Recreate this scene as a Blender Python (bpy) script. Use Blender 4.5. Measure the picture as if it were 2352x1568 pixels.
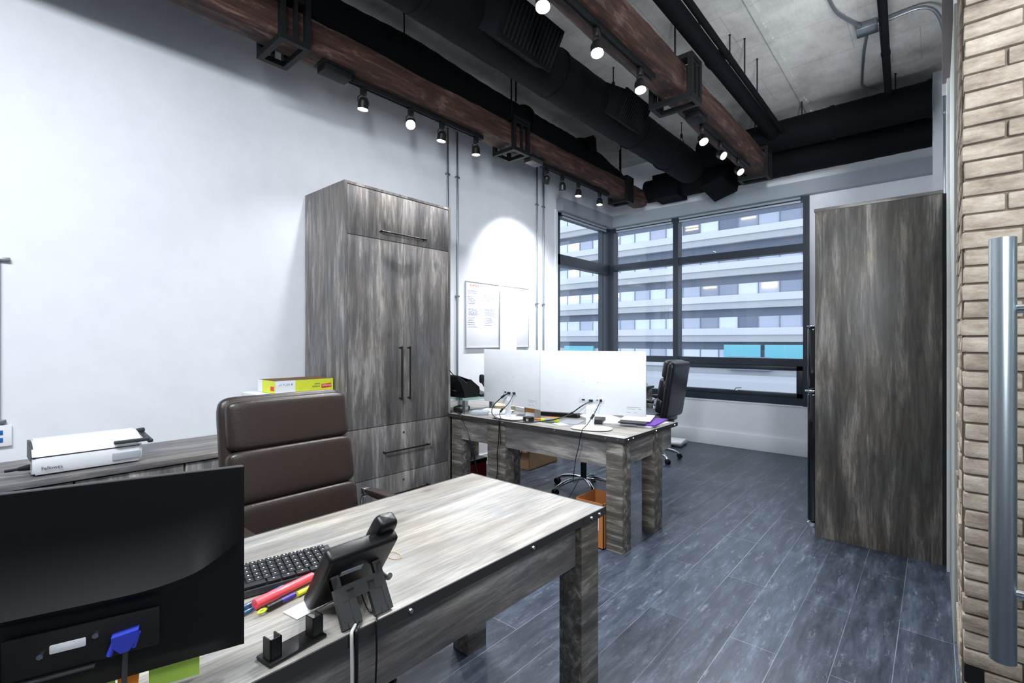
import bpy, bmesh, math, random
from mathutils import Vector, Matrix, noise, Euler
R = math.radians
random.seed(7)
scn = bpy.context.scene
for o in list(bpy.data.objects): bpy.data.objects.remove(o)

# ------------------------------------------------------------------ camera
cam_d = bpy.data.cameras.new('camera'); cam = bpy.data.objects.new('camera', cam_d)
scn.collection.objects.link(cam); scn.camera = cam
YAW = math.atan2(974, 1117)                     # optical axis, measured from the +X axis
cam.location = (0, 0, 1.38); cam.rotation_euler = (R(90), 0, YAW - R(90))
cam_d.sensor_width = 36; cam_d.lens = 1117 / 2352 * 36; cam_d.clip_start = .02; cam_d.clip_end = 400
cam_d.shift_y = -1 / 2352

# ------------------------------------------------------------------ sky, area lights, exposure
w = bpy.data.worlds.new('world'); scn.world = w; w.use_nodes = True
bg = w.node_tree.nodes['Background']; bg.inputs[0].default_value = (.84, .90, 1.0, 1); bg.inputs[1].default_value = 1.0
SPOT_W = 52.0
def area(name, loc, rot, size, e, col=(.90, .95, 1)):
    l = bpy.data.lights.new(name, 'AREA'); l.shape = 'RECTANGLE'; l.size, l.size_y = size; l.energy = e; l.color = col
    o = bpy.data.objects.new(name, l); scn.collection.objects.link(o); o.location = loc; o.rotation_euler = rot
    return o
# unseen lights added to brighten the room: two overhead, two uplights washing the slab
def aim(o, d): o.rotation_euler = Vector(d).to_track_quat('-Z', 'Y').to_euler()
a = area('fill_or_office_lamp', (-.6, 1.2, 3.2), (0, 0, 0), (1.6, .4), 60); aim(a, (.55, 1, -.85))  # added unseen fill aimed at the long white wall
area('added_fill_uplight', (4.45, .28, 2.34), (R(180), 0, 0), (.5, .35), 5)  # added light hidden on the cabinet top, brightens the slab
area('fill_or_office_lamp', (.6, -1.5, 3.3), (0, R(-12), 0), (2.6, .5), 32)  # added unseen overhead fill behind the camera
u = area('added_uplight', (-.9, -.9, 2.3), (0, 0, 0), (.4, 1.6), 40); aim(u, (5, 1.6, 2.1)); u.data.spread = R(95)  # added unseen light behind the camera, thrown up along the slab
vs = scn.view_settings
scn.display_settings.display_device = 'sRGB'
vs.view_transform = 'Standard'; vs.look = 'None'; vs.exposure = 1.14; vs.gamma = 1; vs.use_curve_mapping = False

# ------------------------------------------------------------------ materials
def lin(c):
    return tuple(((v / 255) / 12.92 if v / 255 <= .04045 else ((v / 255 + .055) / 1.055) ** 2.4) for v in c) + (1,)
class NT:
    def __init__(s, name):
        s.m = bpy.data.materials.new(name); s.m.use_nodes = True; s.t = s.m.node_tree
        s.b = s.t.nodes['Principled BSDF']; s.out = s.t.nodes['Material Output']
    def n(s, typ, **kw):
        nd = s.t.nodes.new(typ)
        for k, v in kw.items():
            if k in nd.inputs and not hasattr(nd, k): nd.inputs[k].default_value = v
            else: setattr(nd, k, v)
        return nd
    def l(s, a, b): s.t.links.new(a, b)
    def obj(s, scale=(1, 1, 1), rot=(0, 0, 0), loc=(0, 0, 0)):
        tc = s.n('ShaderNodeTexCoord'); mp = s.n('ShaderNodeMapping')
        mp.inputs['Scale'].default_value = scale; mp.inputs['Rotation'].default_value = rot; mp.inputs['Location'].default_value = loc
        s.l(tc.outputs['Object'], mp.inputs['Vector']); return mp.outputs[0]
    def noise(s, vec, scale=5, detail=4, rough=.6, dist=0):
        nd = s.n('ShaderNodeTexNoise'); nd.inputs['Scale'].default_value = scale; nd.inputs['Detail'].default_value = detail
        nd.inputs['Roughness'].default_value = rough; nd.inputs['Distortion'].default_value = dist
        s.l(vec, nd.inputs['Vector']); return nd.outputs['Fac']
    def ramp(s, fac, stops):
        nd = s.n('ShaderNodeValToRGB'); cr = nd.color_ramp
        while len(cr.elements) < len(stops): cr.elements.new(.5)
        for e, (p, c) in zip(cr.elements, stops): e.position = p; e.color = c if len(c) == 4 else lin(c)
        s.l(fac, nd.inputs[0]); return nd.outputs[0]
    def mix(s, f, a, b, typ='MIX'):
        nd = s.n('ShaderNodeMix'); nd.data_type = 'RGBA'; nd.blend_type = typ
        for v, i in ((f, 0), (a, 6), (b, 7)):
            if isinstance(v, (int, float)): nd.inputs[i].default_value = v
            elif isinstance(v, tuple): nd.inputs[i].default_value = v
            else: s.l(v, nd.inputs[i])
        return nd.outputs[2]
    def math(s, op, a, b=0, c=0):
        nd = s.n('ShaderNodeMath'); nd.operation = op
        for v, i in ((a, 0), (b, 1), (c, 2)):
            if isinstance(v, (int, float)): nd.inputs[i].default_value = v
            else: s.l(v, nd.inputs[i])
        return nd.outputs[0]
    def bump(s, h, strength=.2, dist=.01):
        nd = s.n('ShaderNodeBump'); nd.inputs['Strength'].default_value = strength; nd.inputs['Distance'].default_value = dist
        s.l(h, nd.inputs['Height']); s.l(nd.outputs[0], s.b.inputs['Normal'])
    def base(s, c):
        if isinstance(c, tuple): s.b.inputs['Base Color'].default_value = c
        else: s.l(c, s.b.inputs['Base Color'])
    def rough(s, r):
        if isinstance(r, (int, float)): s.b.inputs['Roughness'].default_value = r
        else: s.l(r, s.b.inputs['Roughness'])
_mc = {}
def plain(name, rgb, rough=.5, metal=0, grain=0.0, gs=60, emis=0, coat=0, spec=.5):
    if name in _mc: return _mc[name]
    t = NT(name); c = lin(rgb)
    v = t.obj()
    f = t.noise(v, 7, 3)
    k = .06
    t.base(t.mix(f, tuple(x * (1 - k) for x in c[:3]) + (1,), tuple(min(1, x * (1 + k)) for x in c[:3]) + (1,)))
    t.rough(rough); t.b.inputs['Metallic'].default_value = metal; t.b.inputs['Specular IOR Level'].default_value = spec
    if coat: t.b.inputs['Coat Weight'].default_value = coat
    if grain: t.bump(t.noise(v, gs, 2), grain, .002)
    if emis:
        t.b.inputs['Emission Color'].default_value = c; t.b.inputs['Emission Strength'].default_value = emis
    _mc[name] = t.m; return t.m

def wood(name, axis, dark=(52, 48, 47), mid=(112, 107, 105), light=(178, 172, 166), rough=.42, sc=1.0, seed=0.):
    """weathered grey-brown laminate, grain along axis"""
    t = NT(name)
    s = [11. * sc] * 3; s['xyz'.index(axis)] = 1.25 * sc
    v = t.obj(tuple(s), loc=(seed, seed * 1.7, seed * .6))
    big = t.noise(v, 1.0, 9, .72, .30)
    s2 = [120.] * 3; s2['xyz'.index(axis)] = 5.
    fine = t.noise(t.obj(tuple(s2), loc=(seed, 0, 0)), 1, 4, .7, .1)
    s3 = [7.] * 3; s3['xyz'.index(axis)] = 3.4
    knot = t.n('ShaderNodeTexVoronoi'); knot.inputs['Scale'].default_value = .85
    t.l(t.obj(tuple(s3), loc=(seed * 2, 1, 3)), knot.inputs['Vector'])
    kf = t.ramp(knot.outputs['Distance'], [(0.03, (0, 0, 0, 1)), (.12, (.7, .7, .7, 1)), (.2, (1, 1, 1, 1))])
    c = t.ramp(big, [(.30, dark), (.44, tuple((a + b) / 2 for a, b in zip(dark, mid))), (.53, mid), (.63, light), (.78, tuple(min(255, a + 12) for a in light))])
    f2 = t.ramp(fine, [(.30, (.55, .55, .56, 1)), (.5, (.96, .96, .96, 1)), (.68, (1.2, 1.2, 1.2, 1))])
    c = t.mix(.75, c, f2, 'MULTIPLY')
    c = t.mix(.45, c, kf, 'MULTIPLY')
    hue = t.noise(t.obj((2.2, 2.2, 2.2), loc=(5 + seed, 2, 1)), 1.4, 3)
    tint = t.ramp(hue, [(.35, (.88, .96, 1.04, 1)), (.5, (1, 1, .98, 1)), (.68, (1.06, 1.0, .88, 1))])
    c = t.mix(.6, c, tint, 'MULTIPLY')
    t.base(c); t.rough(rough); t.bump(fine, .12, .002); return t.m
M = {}
CAB = dict(dark=(78, 76, 78), mid=(124, 119, 117), light=(170, 165, 160))
M['wood_z'] = wood('weathered_laminate_upright', 'z', **CAB)
M['wood_z2'] = wood('weathered_laminate_upright_b', 'z', **CAB, seed=4.3)
M['wood_x'] = wood('weathered_laminate_long', 'x', **CAB, seed=2.1)
M['wood_y'] = wood('weathered_laminate_cross', 'y', **CAB, seed=6.6)
DT = dict(dark=(126, 122, 117), mid=(160, 156, 151), light=(188, 184, 178))  # same laminate, lamplight on the tops put into a lighter tone
M['wood_f'] = wood('dimmed_laminate_upright', 'z', dark=(52, 49, 46), mid=(92, 88, 84), light=(138, 132, 125), seed=7.7)  # same laminate, weaker light on the fridge panel put into a darker tone
M['top_x'] = wood('lit_laminate_long', 'x', **DT, seed=1.3, rough=.36)
M['top_y'] = wood('lit_laminate_cross', 'y', **DT, seed=3.3, rough=.36)
LEGC = dict(dark=(66, 62, 58), mid=(112, 106, 99), light=(162, 155, 146))
M['leg'] = wood('leg_laminate', 'x', **LEGC, seed=8.1, sc=2.2)
M['leg_y'] = wood('leg_laminate_cross', 'y', **LEGC, seed=9.1, sc=2.2)

def mk_timber():
    t = NT('old_timber')
    v = t.obj((1.2, 9, 9)); f = t.noise(v, 2.2, 6, .7, .6)
    c = t.ramp(f, [(.3, (16, 9, 6)), (.45, (44, 24, 17)), (.55, (64, 38, 29)), (.70, (108, 84, 75))])
    p = t.noise(t.obj((2.4, 5, 5), loc=(3, 1, 0)), 2, 4, .7)
    pf = t.ramp(p, [(.58, (0, 0, 0, 1)), (.72, (1, 1, 1, 1))])
    c = t.mix(t.math('MULTIPLY', pf, .35), c, lin((130, 112, 106)))
    t.base(c); t.rough(.75); t.bump(f, .5, .01); return t.m
M['timber'] = mk_timber()

def mk_floor():
    t = NT('slate_plank_floor')
    v = t.obj()
    br = t.n('ShaderNodeTexBrick')
    br.offset = .5; br.offset_frequency = 2; br.squash = 1
    for k, val in (('Scale', 1), ('Mortar Size', .0016), ('Mortar Smooth', .2), ('Bias', 0), ('Brick Width', 1.22), ('Row Height', .197)):
        br.inputs[k].default_value = val
    br.inputs['Color1'].default_value = (.0, .0, .0, 1); br.inputs['Color2'].default_value = (1, 1, 1, 1); br.inputs['Mortar'].default_value = (.5, .5, .5, 1)
    mp = t.obj(loc=(-.55, -.135, 0)); t.l(mp, br.inputs['Vector'])
    f = t.noise(t.obj((1.3, 6.5, 1)), 2.4, 9, .74, .15)
    c = t.ramp(f, [(.3, (38, 44, 54)), (.47, (54, 62, 75)), (.58, (68, 78, 93)), (.72, (100, 110, 126))])
    fn = t.noise(t.obj((5, 70, 1)), 1.5, 4, .7, .3)
    c = t.mix(.45, c, t.ramp(fn, [(.3, (.6, .6, .62, 1)), (.55, (1, 1, 1, 1)), (.72, (1.3, 1.3, 1.3, 1))]), 'MULTIPLY')
    sc = t.noise(t.obj((2.2, 9, 1), loc=(2, 9, 0)), 2.6, 9, .8, .2)
    c = t.mix(t.ramp(sc, [(.56, (0, 0, 0, 1)), (.68, (.5, .5, .5, 1))]), c, lin((150, 158, 172)))
    c = t.mix(.22, c, br.outputs['Color'], 'OVERLAY')
    lf = t.ramp(t.noise(t.obj(loc=(7, 3, 0)), 1.6, 3), [(.38, (.18, .18, .18, 1)), (.62, (.95, .95, .95, 1))])
    c = t.mix(t.math('MULTIPLY', br.outputs['Fac'], lf), c, lin((136, 143, 152)))
    t.base(c)
    t.rough(t.ramp(f, [(.3, (.30, .30, .30, 1)), (.7, (.44, .44, .44, 1))]))
    t.bump(t.math('SUBTRACT', fn, br.outputs['Fac']), .12, .003); return t.m
M['floor'] = mk_floor()

def mk_concrete():
    t = NT('board_marked_concrete')
    v = t.obj()
    f = t.noise(v, 1.7, 8, .65); g = t.noise(t.obj((5, 30, 5)), 1.5, 4, .6)
    c = t.ramp(f, [(.3, (146, 145, 142)), (.5, (186, 185, 181)), (.7, (212, 211, 207))])
    c = t.mix(.35, c, t.ramp(g, [(.35, (.78, .78, .78, 1)), (.6, (1, 1, 1, 1))]), 'MULTIPLY')
    br = t.n('ShaderNodeTexBrick'); br.offset = .37
    for k, val in (('Scale', 1), ('Mortar Size', .004), ('Mortar Smooth', .3), ('Bias', 0), ('Brick Width', 1.22), ('Row Height', .61)):
        br.inputs[k].default_value = val
    t.l(t.obj(rot=(0, 0, R(90)), loc=(0.1, 0.2, 0)), br.inputs['Vector'])
    c = t.mix(t.math('MULTIPLY', br.outputs['Fac'], .38), c, lin((110, 106, 102)))
    t.base(c); t.rough(.85); t.bump(f, .35, .01); return t.m
M['concrete'] = mk_concrete()

def mk_brick(name, seed):
    t = NT(name)
    v = t.obj(loc=(seed, seed, 0)); f = t.noise(t.obj((1, 1, 3.2)), 4.5, 6, .7); g = t.noise(v, 38, 4, .7)
    c = t.ramp(f, [(.32, (106, 96, 86)), (.5, (146, 135, 121)), (.68, (172, 164, 151))])
    c = t.mix(.5, c, t.ramp(g, [(.3, (.72, .68, .64, 1)), (.55, (1, 1, 1, 1))]), 'MULTIPLY')
    t.base(c); t.rough(.9); t.bump(t.math('ADD', f, g), .55, .006); return t.m
M['brick'] = mk_brick('tumbled_cream_brick', 0)
M['wall'] = plain('white_wall_paint', (228, 232, 238), .7, grain=.06, gs=140)
M['wall_base'] = plain('white_trim_paint', (222, 227, 231), .5)
M['fascia'] = plain('grey_fascia', (146, 155, 163), .6)
M['jamb'] = plain('grey_plaster_jamb', (168, 172, 168), .7, grain=.3, gs=30)
M['mortar'] = plain('pale_mortar', (104, 96, 86), .95, grain=.4)
M['black'] = plain('black_duct', (4, 7, 12), .8, grain=.5, gs=25, spec=.15)
M['steel_b'] = plain('black_steel', (6, 8, 12), .6, spec=.3)
M['blackp'] = plain('black_plastic', (11, 12, 14), .38)
M['blackm'] = plain('black_matte_plastic', (5, 7, 9), .5, spec=.35)
M['dgrey'] = plain('dark_grey_plastic', (52, 55, 58), .45)
M['mount'] = plain('charcoal_plastic', (46, 48, 50), .5)
M['lgrey'] = plain('light_grey_plastic', (168, 174, 182), .4)
M['white'] = plain('white_plastic', (236, 238, 242), .3, coat=.3)
M['paper'] = plain('white_paper', (238, 240, 244), .8)
M['chrome'] = plain('chrome', (225, 228, 232), .12, 1)
M['brushed'] = plain('brushed_steel', (178, 186, 190), .32, 1)
M['galv'] = plain('galvanised_conduit', (150, 158, 164), .35, .9)
M['frame'] = plain('dark_window_frame', (36, 46, 58), .4)
M['trim'] = plain('gunmetal_edge', (66, 64, 64), .45, .35)
M['screw'] = plain('bright_screw', (215, 218, 220), .25, 1)
M['handle'] = plain('dark_bronze_handle', (46, 44, 44), .3, .8)
M['seam'] = plain('dark_seam', (24, 22, 22), .8)
M['leather'] = plain('brown_leather', (43, 33, 29), .36, grain=.35, gs=170)
M['leather_b'] = plain('black_leather', (22, 23, 30), .33, grain=.3, gs=170)
M['card'] = plain('brown_cardboard', (176, 140, 104), .8, grain=.1)
M['card_o'] = plain('orange_cardboard', (178, 112, 58), .8)
M['card_in'] = plain('carton_inside', (150, 114, 78), .85)
M['yellow'] = plain('yellow_print', (222, 230, 62), .55)
M['red'] = plain('red_print', (222, 52, 30), .5)
M['redp'] = plain('red_plastic', (150, 14, 18), .4)
M['green_ink'] = plain('green_ink', (70, 110, 50), .6)
M['blue_ink'] = plain('blue_ink', (70, 84, 150), .6)
M['black_ink'] = plain('black_ink', (40, 46, 60), .6)
M['faint_blue'] = plain('faint_blue_marker', (134, 144, 190), .6); M['faint_grey'] = plain('faint_grey_marker', (160, 164, 172), .6)
M['red_ink'] = plain('red_ink', (206, 70, 60), .6)
M['blue'] = plain('blue_plug', (52, 68, 190), .45)
M['pink'] = plain('coral_pink_plastic', (250, 84, 96), .35, coat=.4)
M['lime'] = plain('lime_note', (186, 226, 92), .7)
M['limeg'] = plain('lime_plastic', (196, 224, 50), .4)
M['orange'] = plain('orange_note', (250, 150, 44), .7)
M['bluep'] = plain('blue_pen', (28, 82, 130), .3, coat=.4)
M['purple'] = plain('purple_cover', (108, 60, 168), .45)
M['violet'] = plain('violet_ink', (66, 48, 140), .4)
M['cable_w'] = plain('pale_cable', (206, 206, 202), .5)
M['teal'] = plain('teal_cladding', (112, 186, 202), .6)
M['blueswitch'] = plain('blue_switch', (24, 96, 170), .5)
M['off'] = plain('unlit_lens', (120, 122, 124), .3)
M['beige'] = plain('beige_envelope', (205, 194, 170), .8)
M['amber'] = plain('amber_box', (176, 120, 44), .5)
M['rubber'] = plain('tan_rubber', (206, 180, 130), .6)
M['key'] = plain('key_cap', (26, 28, 31), .35)

def emit(name, rgb, s):
    t = NT(name); t.base(lin(rgb)); t.b.inputs['Emission Color'].default_value = lin(rgb); t.b.inputs['Emission Strength'].default_value = s
    v = t.noise(t.obj(), 3, 2); t.rough(.4); return t.m
M['lens'] = emit('lit_lens', (255, 252, 244), 28)
M['lens2'] = emit('lit_lens_soft', (255, 244, 226), 9)
M['strip'] = emit('office_strip_lamp', (255, 226, 176), 2.6)
def glass(name, tint=(.93, .96, .98), gl=.10):
    t = NT(name); tr = t.n('ShaderNodeBsdfTransparent'); tr.inputs[0].default_value = tint + (1,)
    g = t.n('ShaderNodeBsdfGlossy'); g.inputs['Roughness'].default_value = .01
    fr = t.n('ShaderNodeFresnel'); fr.inputs[0].default_value = 1.5
    nz = t.noise(t.obj(), .8, 2)
    geo = t.n('ShaderNodeNewGeometry'); front = t.math('SUBTRACT', 1.0, geo.outputs['Backfacing'])
    mx = t.n('ShaderNodeMixShader'); t.l(t.math('MULTIPLY', front, t.math('ADD', fr.outputs[0], t.math('MULTIPLY', nz, gl * .1))), mx.inputs[0])
    t.l(tr.outputs[0], mx.inputs[1]); t.l(g.outputs[0], mx.inputs[2]); t.l(mx.outputs[0], t.out.inputs[0]); return t.m
M['glass'] = glass('window_glass'); M['glass_g'] = glass('greenish_shelf_glass', (.75, .9, .86), .2)

# ------------------------------------------------------------------ mesh helpers
class B:
    def __init__(s, off=(0, 0, 0)): s.bm = bmesh.new(); s.off = Vector(off); s.mats = []; s.cur = 0
    def mat(s, m):
        if m not in s.mats: s.mats.append(m)
        s.cur = s.mats.index(m); return s
    def _fin(s, vs, smooth=False, faces=None):
        fs = faces if faces is not None else {f for v in vs for f in v.link_faces}
        for f in fs: f.material_index = s.cur; f.smooth = smooth
    def box(s, x0, x1, y0, y1, z0, z1, bev=0, rot=None, seg=2):
        m = Matrix.Translation(((x0 + x1) / 2, (y0 + y1) / 2, (z0 + z1) / 2))
        if rot is not None: m = m @ (rot if isinstance(rot, Matrix) else Euler(rot).to_matrix().to_4x4())
        m = m @ Matrix.Diagonal((abs(x1 - x0), abs(y1 - y0), abs(z1 - z0), 1))
        r = bmesh.ops.create_cube(s.bm, size=1, matrix=m); vs = r['verts']
        if bev:
            es = list({e for v in vs for e in v.link_edges})
            q = bmesh.ops.bevel(s.bm, geom=es, offset=bev, segments=seg, affect='EDGES', profile=.5)
            s._fin(None, True, q['faces']); 
            vv = {v for f in q['faces'] for v in f.verts}; fs = {f for v in vv for f in v.link_faces}
            s._fin(None, True, fs)
        else: s._fin(vs)
        return s
    def cyl(s, p0, p1, r, r2=None, seg=16, cap=True, smooth=True):
        p0, p1 = Vector(p0), Vector(p1); d = p1 - p0; L = d.length
        if L < 1e-6: return s
        m = Matrix.Translation((p0 + p1) / 2) @ d.to_track_quat('Z', 'Y').to_matrix().to_4x4()
        q = bmesh.ops.create_cone(s.bm, cap_ends=cap, segments=seg, radius1=r, radius2=r if r2 is None else r2, depth=L, matrix=m)
        s._fin(q['verts'], smooth); return s
    def sph(s, c, r, sc=(1, 1, 1), seg=14, rot=None):
        m = Matrix.Translation(c) @ (Euler(rot).to_matrix().to_4x4() if rot else Matrix()) @ Matrix.Diagonal(tuple(sc) + (1,))
        q = bmesh.ops.create_uvsphere(s.bm, u_segments=seg, v_segments=max(6, seg // 2), radius=r, matrix=m)
        s._fin(q['verts'], True); return s
    def pillow(s, c, dim, n=.3, seg=24, rot=None, m=None):
        """superellipsoid cushion"""
        m = Matrix.Translation(c) @ (Euler(rot).to_matrix().to_4x4() if rot else Matrix()) if m is None else m
        rows = []; f = lambda v, e: math.copysign(abs(v) ** e, v)
        for j in range(seg // 2 + 1):
            ph = -math.pi / 2 + math.pi * j / (seg // 2); row = []
            for i in range(seg):
                th = 2 * math.pi * i / seg
                cx = f(math.cos(ph), n); p = (dim[0] / 2 * cx * f(math.cos(th), n), dim[2] / 2 * cx * f(math.sin(th), n), dim[1] / 2 * f(math.sin(ph), .62))
                row.append(s.bm.verts.new(m @ Vector((p[0], p[2], p[1]))))
            rows.append(row)
        fs = []
        for j in range(seg // 2):
            for i in range(seg):
                a, b2, c2, d = rows[j][i], rows[j][(i + 1) % seg], rows[j + 1][(i + 1) % seg], rows[j + 1][i]
                fs.append(s.bm.faces.new((a, b2, c2, d)))
        s._fin(None, True, fs); return s
    def tube(s, pts, r, seg=8, cap=True):
        pts = [Vector(p) for p in pts]; rs = r if isinstance(r, (list, tuple)) else [r] * len(pts); rings = []; up = None
        for i, p in enumerate(pts):
            d = (pts[min(i + 1, len(pts) - 1)] - pts[max(i - 1, 0)]).normalized()
            if up is None: up = Vector((0, 0, 1)) if abs(d.z) < .9 else Vector((0, 1, 0))
            a = d.cross(up)
            if a.length < 1e-4: a = d.cross(Vector((1, 0, 0)))
            a.normalize(); b = a.cross(d).normalized(); up = b
            rings.append([s.bm.verts.new(p + (a * math.cos(2 * math.pi * k / seg) + b * math.sin(2 * math.pi * k / seg)) * rs[i]) for k in range(seg)])
        fs = []
        for i in range(len(rings) - 1):
            for k in range(seg): fs.append(s.bm.faces.new((rings[i][k], rings[i][(k + 1) % seg], rings[i + 1][(k + 1) % seg], rings[i + 1][k])))
        if cap: fs.append(s.bm.faces.new(rings[0][::-1])); fs.append(s.bm.faces.new(rings[-1]))
        s._fin(None, True, fs); return s
    def prism(s, poly, ax, a0, a1, smooth=False):
        """poly in the two other axes (order x,y,z without ax), extruded along ax"""
        def P(u, v, a): return {'x': (a, u, v), 'y': (u, a, v), 'z': (u, v, a)}[ax]
        A = [s.bm.verts.new(P(u, v, a0)) for u, v in poly]; Bv = [s.bm.verts.new(P(u, v, a1)) for u, v in poly]
        fs = [s.bm.faces.new(A), s.bm.faces.new(Bv[::-1])]; n = len(poly)
        for i in range(n): fs.append(s.bm.faces.new((A[i], Bv[i], Bv[(i + 1) % n], A[(i + 1) % n])))
        bmesh.ops.recalc_face_normals(s.bm, faces=fs); s._fin(None, smooth, fs); return s
    def quad(s, *p):
        f = s.bm.faces.new([s.bm.verts.new(q) for q in p]); s._fin(None, False, [f]); return s
    def xf(s, m):
        bmesh.ops.transform(s.bm, matrix=m, verts=s.bm.verts[:]); return s
    def obj(s, name, m=None, parent=None):
        bmesh.ops.recalc_face_normals(s.bm, faces=s.bm.faces[:])
        for e in s.bm.edges:
            if len(e.link_faces) == 2 and e.calc_face_angle(0) > R(38): e.smooth = False
        me = bpy.data.meshes.new(name)
        if s.off.length: bmesh.ops.translate(s.bm, vec=-s.off, verts=s.bm.verts[:])
        s.bm.to_mesh(me); s.bm.free()
        ms = s.mats if s.mats else [m]
        for k in ms: me.materials.append(M[k] if isinstance(k, str) else k)
        o = bpy.data.objects.new(name, me); scn.collection.objects.link(o)
        if parent is not None: o.parent = parent
        return o
def tag(o, label, cat, group=None, kind=None):
    o['label'] = label; o['category'] = cat
    if group: o['group'] = group
    if kind: o['kind'] = kind
    return o
def thing(name, label, cat, loc=(0, 0, 0), rotz=0, group=None):
    o = bpy.data.objects.new(name, None); scn.collection.objects.link(o); o.empty_display_size = .05
    o.location = loc; o.rotation_euler = (0, 0, rotz); return tag(o, label, cat, group)
def single(b, name, m, label, cat, group=None, loc=None, rotz=0):
    """a thing that is one mesh; b is built in local coordinates when loc is given"""
    o = b.obj(name, m)
    if loc is not None: o.location = loc; o.rotation_euler = (0, 0, rotz)
    elif b.off.length: o.location = b.off
    return tag(o, label, cat, group)
def struct(b, name, m=None, label=None):
    o = b.obj(name, m); o['kind'] = 'structure'
    if label: o['label'] = label
    return o
def text(body, size, m, parent, name='lettering', loc=(0, 0, 0), rot=(0, 0, 0), ext=.0004, align='LEFT'):
    c = bpy.data.curves.new('t', 'FONT'); c.body = body; c.size = size; c.extrude = ext; c.align_x = align
    o = bpy.data.objects.new('t', c); scn.collection.objects.link(o)
    me = bpy.data.meshes.new_from_object(o.evaluated_get(bpy.context.evaluated_depsgraph_get()))
    bpy.data.objects.remove(o); me.transform(Matrix.Translation(loc) @ Euler(rot).to_matrix().to_4x4())
    me.materials.clear(); me.materials.append(M[m]); q = bpy.data.objects.new(name, me); scn.collection.objects.link(q); q.parent = parent; return q
def lerp(a, b, t): return a + (b - a) * t
def smooth_path(pts, n=8):
    P = [Vector(p) for p in pts]; out = []
    for i in range(len(P) - 1):
        p0, p1, p2, p3 = P[max(i - 1, 0)], P[i], P[i + 1], P[min(i + 2, len(P) - 1)]
        for k in range(n):
            t = k / n
            out.append(.5 * ((2 * p1) + (p2 - p0) * t + (2 * p0 - 5 * p1 + 4 * p2 - p3) * t * t + (3 * p1 - p0 - 3 * p2 + p3) * t ** 3))
    out.append(P[-1]); return out

# ================================================================== ROOM SHELL
XW, YL, YR, ZC = 6.668, 3.81, -.078, 4.0
X0, Y0 = -3.6, -3.6
struct(B().box(X0, 6.95, Y0, YL + .15, -.12, 0), 'floor', 'floor')
b = B().box(X0, 6.95, Y0, YL + .15, ZC, ZC + .15)
struct(b, 'ceiling', 'concrete')
# rough downstand edge in the slab
b = B()
for k in range(200):
    x = X0 + k * .0525; b.box(x, x + .0525, 1.065 + .02 * noise.noise(Vector((x * 5, 0, 0))), 1.115, ZC - .014 + .006 * noise.noise(Vector((x * 4, 3, 0))), ZC + .01)
struct(b, 'trim_1', 'concrete')
b = B()
b.box(X0, 5.29, YL, YL + .15, 0, ZC).box(5.29, 6.95, YL, YL + .15, 3.13, ZC).box(5.29, 6.95, YL, YL + .15, 0, .6)
b.box(5.235, 5.285, YL - .012, YL + .02, .6, 3.13)
struct(b, 'wall_left', 'wall')
b = B()
b.box(XW, XW + .16, YR, YL, 0, .6).box(XW, XW + .16, YR, YL, 3.14, ZC).box(XW, XW + .16, YR - .1, 1.13, .6, 3.14)
b.box(XW - .012, XW + .03, 1.05, YL, .585, .603)
struct(b, 'wall_far', 'wall')
struct(B().box(XW - .022, XW, YR, YL, 0, .19, .004), 'baseboard_far', 'wall_base')
struct(B().box(.0, 5.28, YL - .014, YL, 0, .12), 'baseboard_left', 'wall_base')
b = B(); b.box(2.9, 6.9, YR - .12, YR, 0, ZC); b.box(6.28, XW, YR, .025, 0, ZC)
struct(b, 'wall_right', 'wall')
b = B(); b.box(X0 - .12, X0, Y0, YL + .15, 0, ZC); struct(b, 'wall_back', 'wall')
b = B(); b.box(X0, 2.7, Y0 - .12, Y0, 0, ZC); struct(b, 'wall_front', 'wall')
# jamb strips beside the brick
struct(B().box(3.02, 3.9, YR, YR + .016, 0, 2.93, .002), 'trim_2', 'jamb')
struct(B().box(3.9, 3.955, YR, YR + .03, 0, 2.95, .003), 'trim_3', 'wall_base')
struct(B().box(3.97, 4.16, YR, YR + .05, 2.95, ZC), 'trim_4', plain('dusty_post', (112, 108, 106), .8, grain=.4))
# fascia band above the windows
struct(B().box(6.57, XW, .025, 3.70, 3.105, 3.268), 'trim_5', 'fascia')
struct(B().box(5.263, XW, 3.70, YL, 3.105, 3.268), 'trim_6', 'fascia')

# brick wall: every brick has its own bulge
def brick_wall():
    b = B(); b.mat('mortar'); b.box(2.565, 2.9, Y0, YR - .006, 0, ZC); b.box(2.6, 3.02, YR - .05, YR + .002, 0, ZC)
    b.mat('brick'); z = .006; row = 0; c = .0665
    while z < ZC - .02:
        y = YR - .004; h = c - .007; first = True
        L0 = [.115, .225, .16, .205][row % 4]
        while y > Y0 + .2:
            L = L0 if first else random.choice([.2, .215, .19, .12]); 
            j = random.uniform(-.004, .004)
            if row == 1 and first: y -= .055; first = False; continue
            yy0 = y + (random.uniform(-.004, .007) if first else 0)
            x1 = 2.61 if not first else 2.61
            vs0 = len(b.bm.verts)
            b.box(2.548 + j, x1, y - L + .004, yy0, z, z + h, .006, seg=2)
            first = False; y -= L + .004
        # header ends on the return
        x = 2.612
        while x < 3.0:
            L = min(random.choice([.09, .19, .2]), 3.0 - x)
            if L > .03: b.box(x, x + L - .006, YR - .03, YR + .004 + random.uniform(-.002, .006), z, z + h, .005, seg=1)
            x += L
        z += c; row += 1
    for v in b.bm.verts:
        if v.co.x < 2.60 or v.co.y > -.1:
            n = noise.noise_vector(v.co * 21) * .0035; v.co += n
    b.mat('steel_b'); b.box(2.55, 2.6, YR - .055, YR - .004, .075, .138)
    return struct(b, 'wall_near')
brick_wall()

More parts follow.
